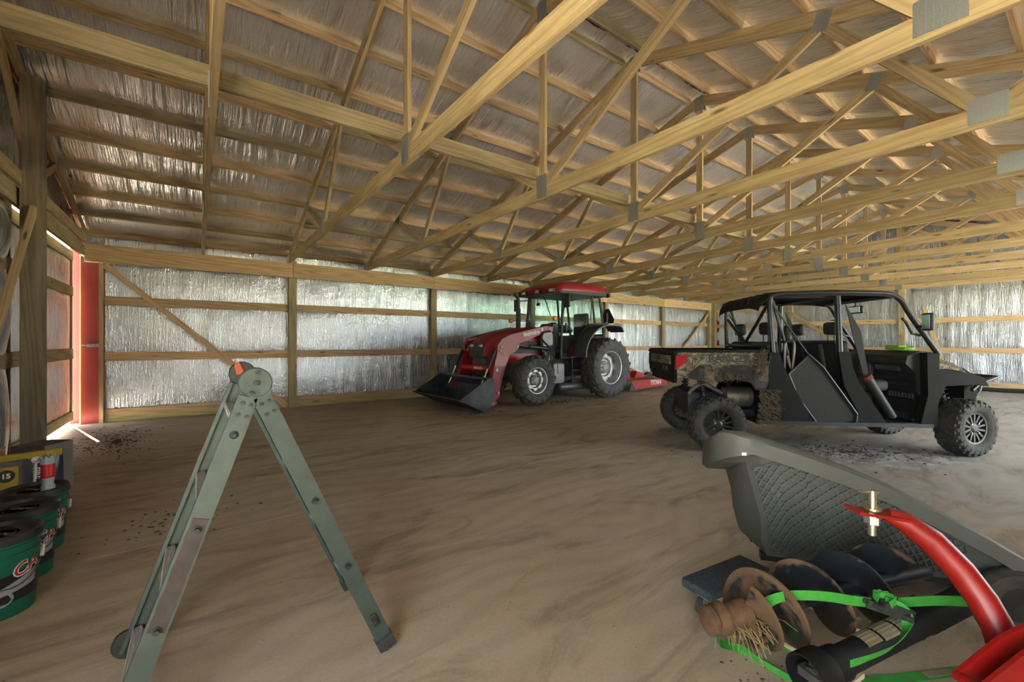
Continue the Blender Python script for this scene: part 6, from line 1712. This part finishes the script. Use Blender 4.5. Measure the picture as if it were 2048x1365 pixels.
m.build('hitch_bracket', MAT['boom_red'], BO)

# green ratchet straps
MAT['strap'] = plain('lime_green_webbing', (0.05, 0.34, 0.035), 0.7, 0.0, 0.25, 30, bump=0.3)
def webbing(name, pts, w, up, parent, sm=6):
    c = catmull(pts, sm) if sm else [Vector(p) for p in pts]
    return MB().ribbon(c, w, 0.0022, up).build(name, MAT['strap'], parent)
S1 = thing('ratchet_strap', 'lime green ratchet strap pulled across the auger and drive shaft', 'strap', (0, 0, 0))
webbing('webbing', [(1.735, 0.800, 0.22), (1.722, 0.757, 0.31), (1.745, 0.708, 0.36), (1.797, 0.668, 0.370), (1.868, 0.596, 0.375), (1.94, 0.540, 0.362), (2.0, 0.500, 0.352)], 0.036, (0, 0, 1), S1)
webbing('webbing', [(2.06, 0.435, 0.362), (2.12, 0.400, 0.362), (2.20, 0.340, 0.366), (2.265, 0.270, 0.372)], 0.036, (0, 0, 1), S1)
webbing('webbing', [(2.01, 0.462, 0.372), (2.040, 0.420, 0.356), (2.036, 0.405, 0.318), (1.985, 0.408, 0.286), (1.90, 0.420, 0.272), (1.80, 0.455, 0.262), (1.745, 0.49, 0.245)], 0.034, [(0.4, -0.5, 0.75)] * 37, S1)
m = MB()
for s in (1, -1): m.beam((1.955, 0.520 + 0.022 * s, 0.365), (2.055, 0.415 + 0.022 * s, 0.325), 0.030, 0.004)
m.cyl((1.985, 0.535, 0.362), (1.965, 0.455, 0.362), 0.010, 10).cyl((2.045, 0.46, 0.335), (2.03, 0.39, 0.330), 0.010, 10).beam((2.00, 0.470, 0.372), (2.075, 0.405, 0.345), 0.010, 0.045)
m.build('ratchet_buckle', MAT['hinge_dark'], S1)
m = MB(); rs = random.Random(2)
for k in range(7):
    a = rs.uniform(0, 2 * PI); c = Vector((2.005, 0.462, 0.372)); r = 0.022
    q = [c + Vector((math.cos(a) * r, math.sin(a) * r, 0.0)), c + Vector((math.cos(a + 1) * r * 1.5, math.sin(a + 1) * r * 1.5, 0.014)), c + Vector((math.cos(a + 2) * r, math.sin(a + 2) * r, 0.006))]
    m.ribbon(catmull(q, 4), 0.026, 0.002, (0, 0, 1))
m.build('knot', MAT['strap'], S1)
S2 = thing('ratchet_strap', 'lime green strap trailing on the floor under the auger tip', 'strap', (0, 0, 0))
webbing('webbing', [(1.615, 0.872, 0.205), (1.70, 0.915, 0.10), (1.775, 0.935, 0.045), (1.852, 0.90, 0.012), (1.848, 0.799, 0.004), (1.848, 0.691, 0.004), (1.85, 0.60, 0.004)], 0.034, [(0.2, 0.6, 0.5)] * 37, S2)
webbing('webbing', [(1.86, 0.86, 0.10), (1.90, 0.80, 0.085), (1.936, 0.742, 0.075), (1.979, 0.684, 0.07), (2.021, 0.633, 0.07)], 0.034, (0.5, 0.2, 0.8), S2)
S3 = thing('ratchet_strap', 'lime green strap lying flat on the floor beside the drive shaft', 'strap', (0, 0, 0))
webbing('webbing', [(2.02, 0.56, 0.006), (2.116, 0.51, 0.006), (2.252, 0.43, 0.006), (2.461, 0.32, 0.006), (2.642, 0.23, 0.006)], 0.045, (0.45, 0.85, 0), S3)
MB().ribbon([(2.30, 0.406, 0.009), (2.41, 0.347, 0.009)], 0.030, 0.002, (0.45, 0.85, 0)).build('sewn_label', MAT['sleeve_tan'], S3)

# ================================================================== dirt and odds and ends on the floor
def crumbs(name, label, cx_, cy_, rx, ry, n, size, seed, mat, rot=0.0):
    rs = random.Random(seed); m = MB()
    for i in range(n):
        a = rs.uniform(0, 2 * PI); r = abs(rs.gauss(0, 0.5)); x = r * math.cos(a) * rx; y = r * math.sin(a) * ry
        x, y = x * math.cos(rot) - y * math.sin(rot), x * math.sin(rot) + y * math.cos(rot)
        s = size * rs.uniform(0.35, 1.3) ** 2; q = rs.uniform(0, PI)
        b = [(s * rs.uniform(0.6, 1.2) * math.cos(q + k * 2 * PI / 5), s * rs.uniform(0.6, 1.2) * math.sin(q + k * 2 * PI / 5), 0) for k in range(5)]
        m.add([(cx_ + x + p[0], cy_ + y + p[1], 0.0) for p in b] + [(cx_ + x, cy_ + y, s * rs.uniform(0.3, 0.7))], [(k, (k + 1) % 5, 5) for k in range(5)])
    o = m.build(name, mat); tag(o, label, 'dirt', kind='stuff'); return o
MAT['soil'] = plain('dark_soil', (0.10, 0.075, 0.045), 0.95, 0.0, 0.5, 20)
crumbs('soil_crumbs', 'dark soil crumbs scattered below the loader bucket', 4.15, 6.72, 0.55, 0.25, 260, 0.014, 1, MAT['soil'])
crumbs('soil_crumbs', 'dark soil and leaf bits swept in by the sliding door', -0.85, 7.6, 0.5, 1.4, 900, 0.012, 2, MAT['soil'], R(8))
crumbs('soil_crumbs', 'dried mud flakes fallen around the utility buggy', 6.25, 1.75, 1.5, 0.6, 700, 0.013, 3, MAT['soil'], R(-41))
crumbs('soil_crumbs', 'clay crumbs fallen around the dolly and auger', 1.75, 0.62, 0.35, 0.35, 320, 0.006, 4, MAT['clay'])
crumbs('soil_crumbs', 'small dirt specks on the slab near the green pails', -0.1, 4.0, 0.5, 0.5, 200, 0.010, 5, MAT['soil'])
crumbs('soil_crumbs', 'mud knocked off the tractor tyres', 6.4, 6.9, 1.2, 0.35, 300, 0.016, 6, MAT['soil'])
MAT['dark_green'] = plain('dark_green_stand_in', (0.022, 0.035, 0.024), 0.9, 0.0, 0.4, 20, bump=0.5)
gr = MB(); pts = [(16.62, y, 0.055 + 0.006 * math.sin(y * 7)) for y in [0.2 + 0.2 * i for i in range(17)]]  # made-up roll standing in for outside grass showing at the wall foot
gr.tube(pts, 0.055, 10)
tag(gr.build('grass_stand_in_roll', MAT['dark_green'], smooth=True, ang=50), 'long dark green roll standing in for grass at the foot of the far end wall', 'roll')
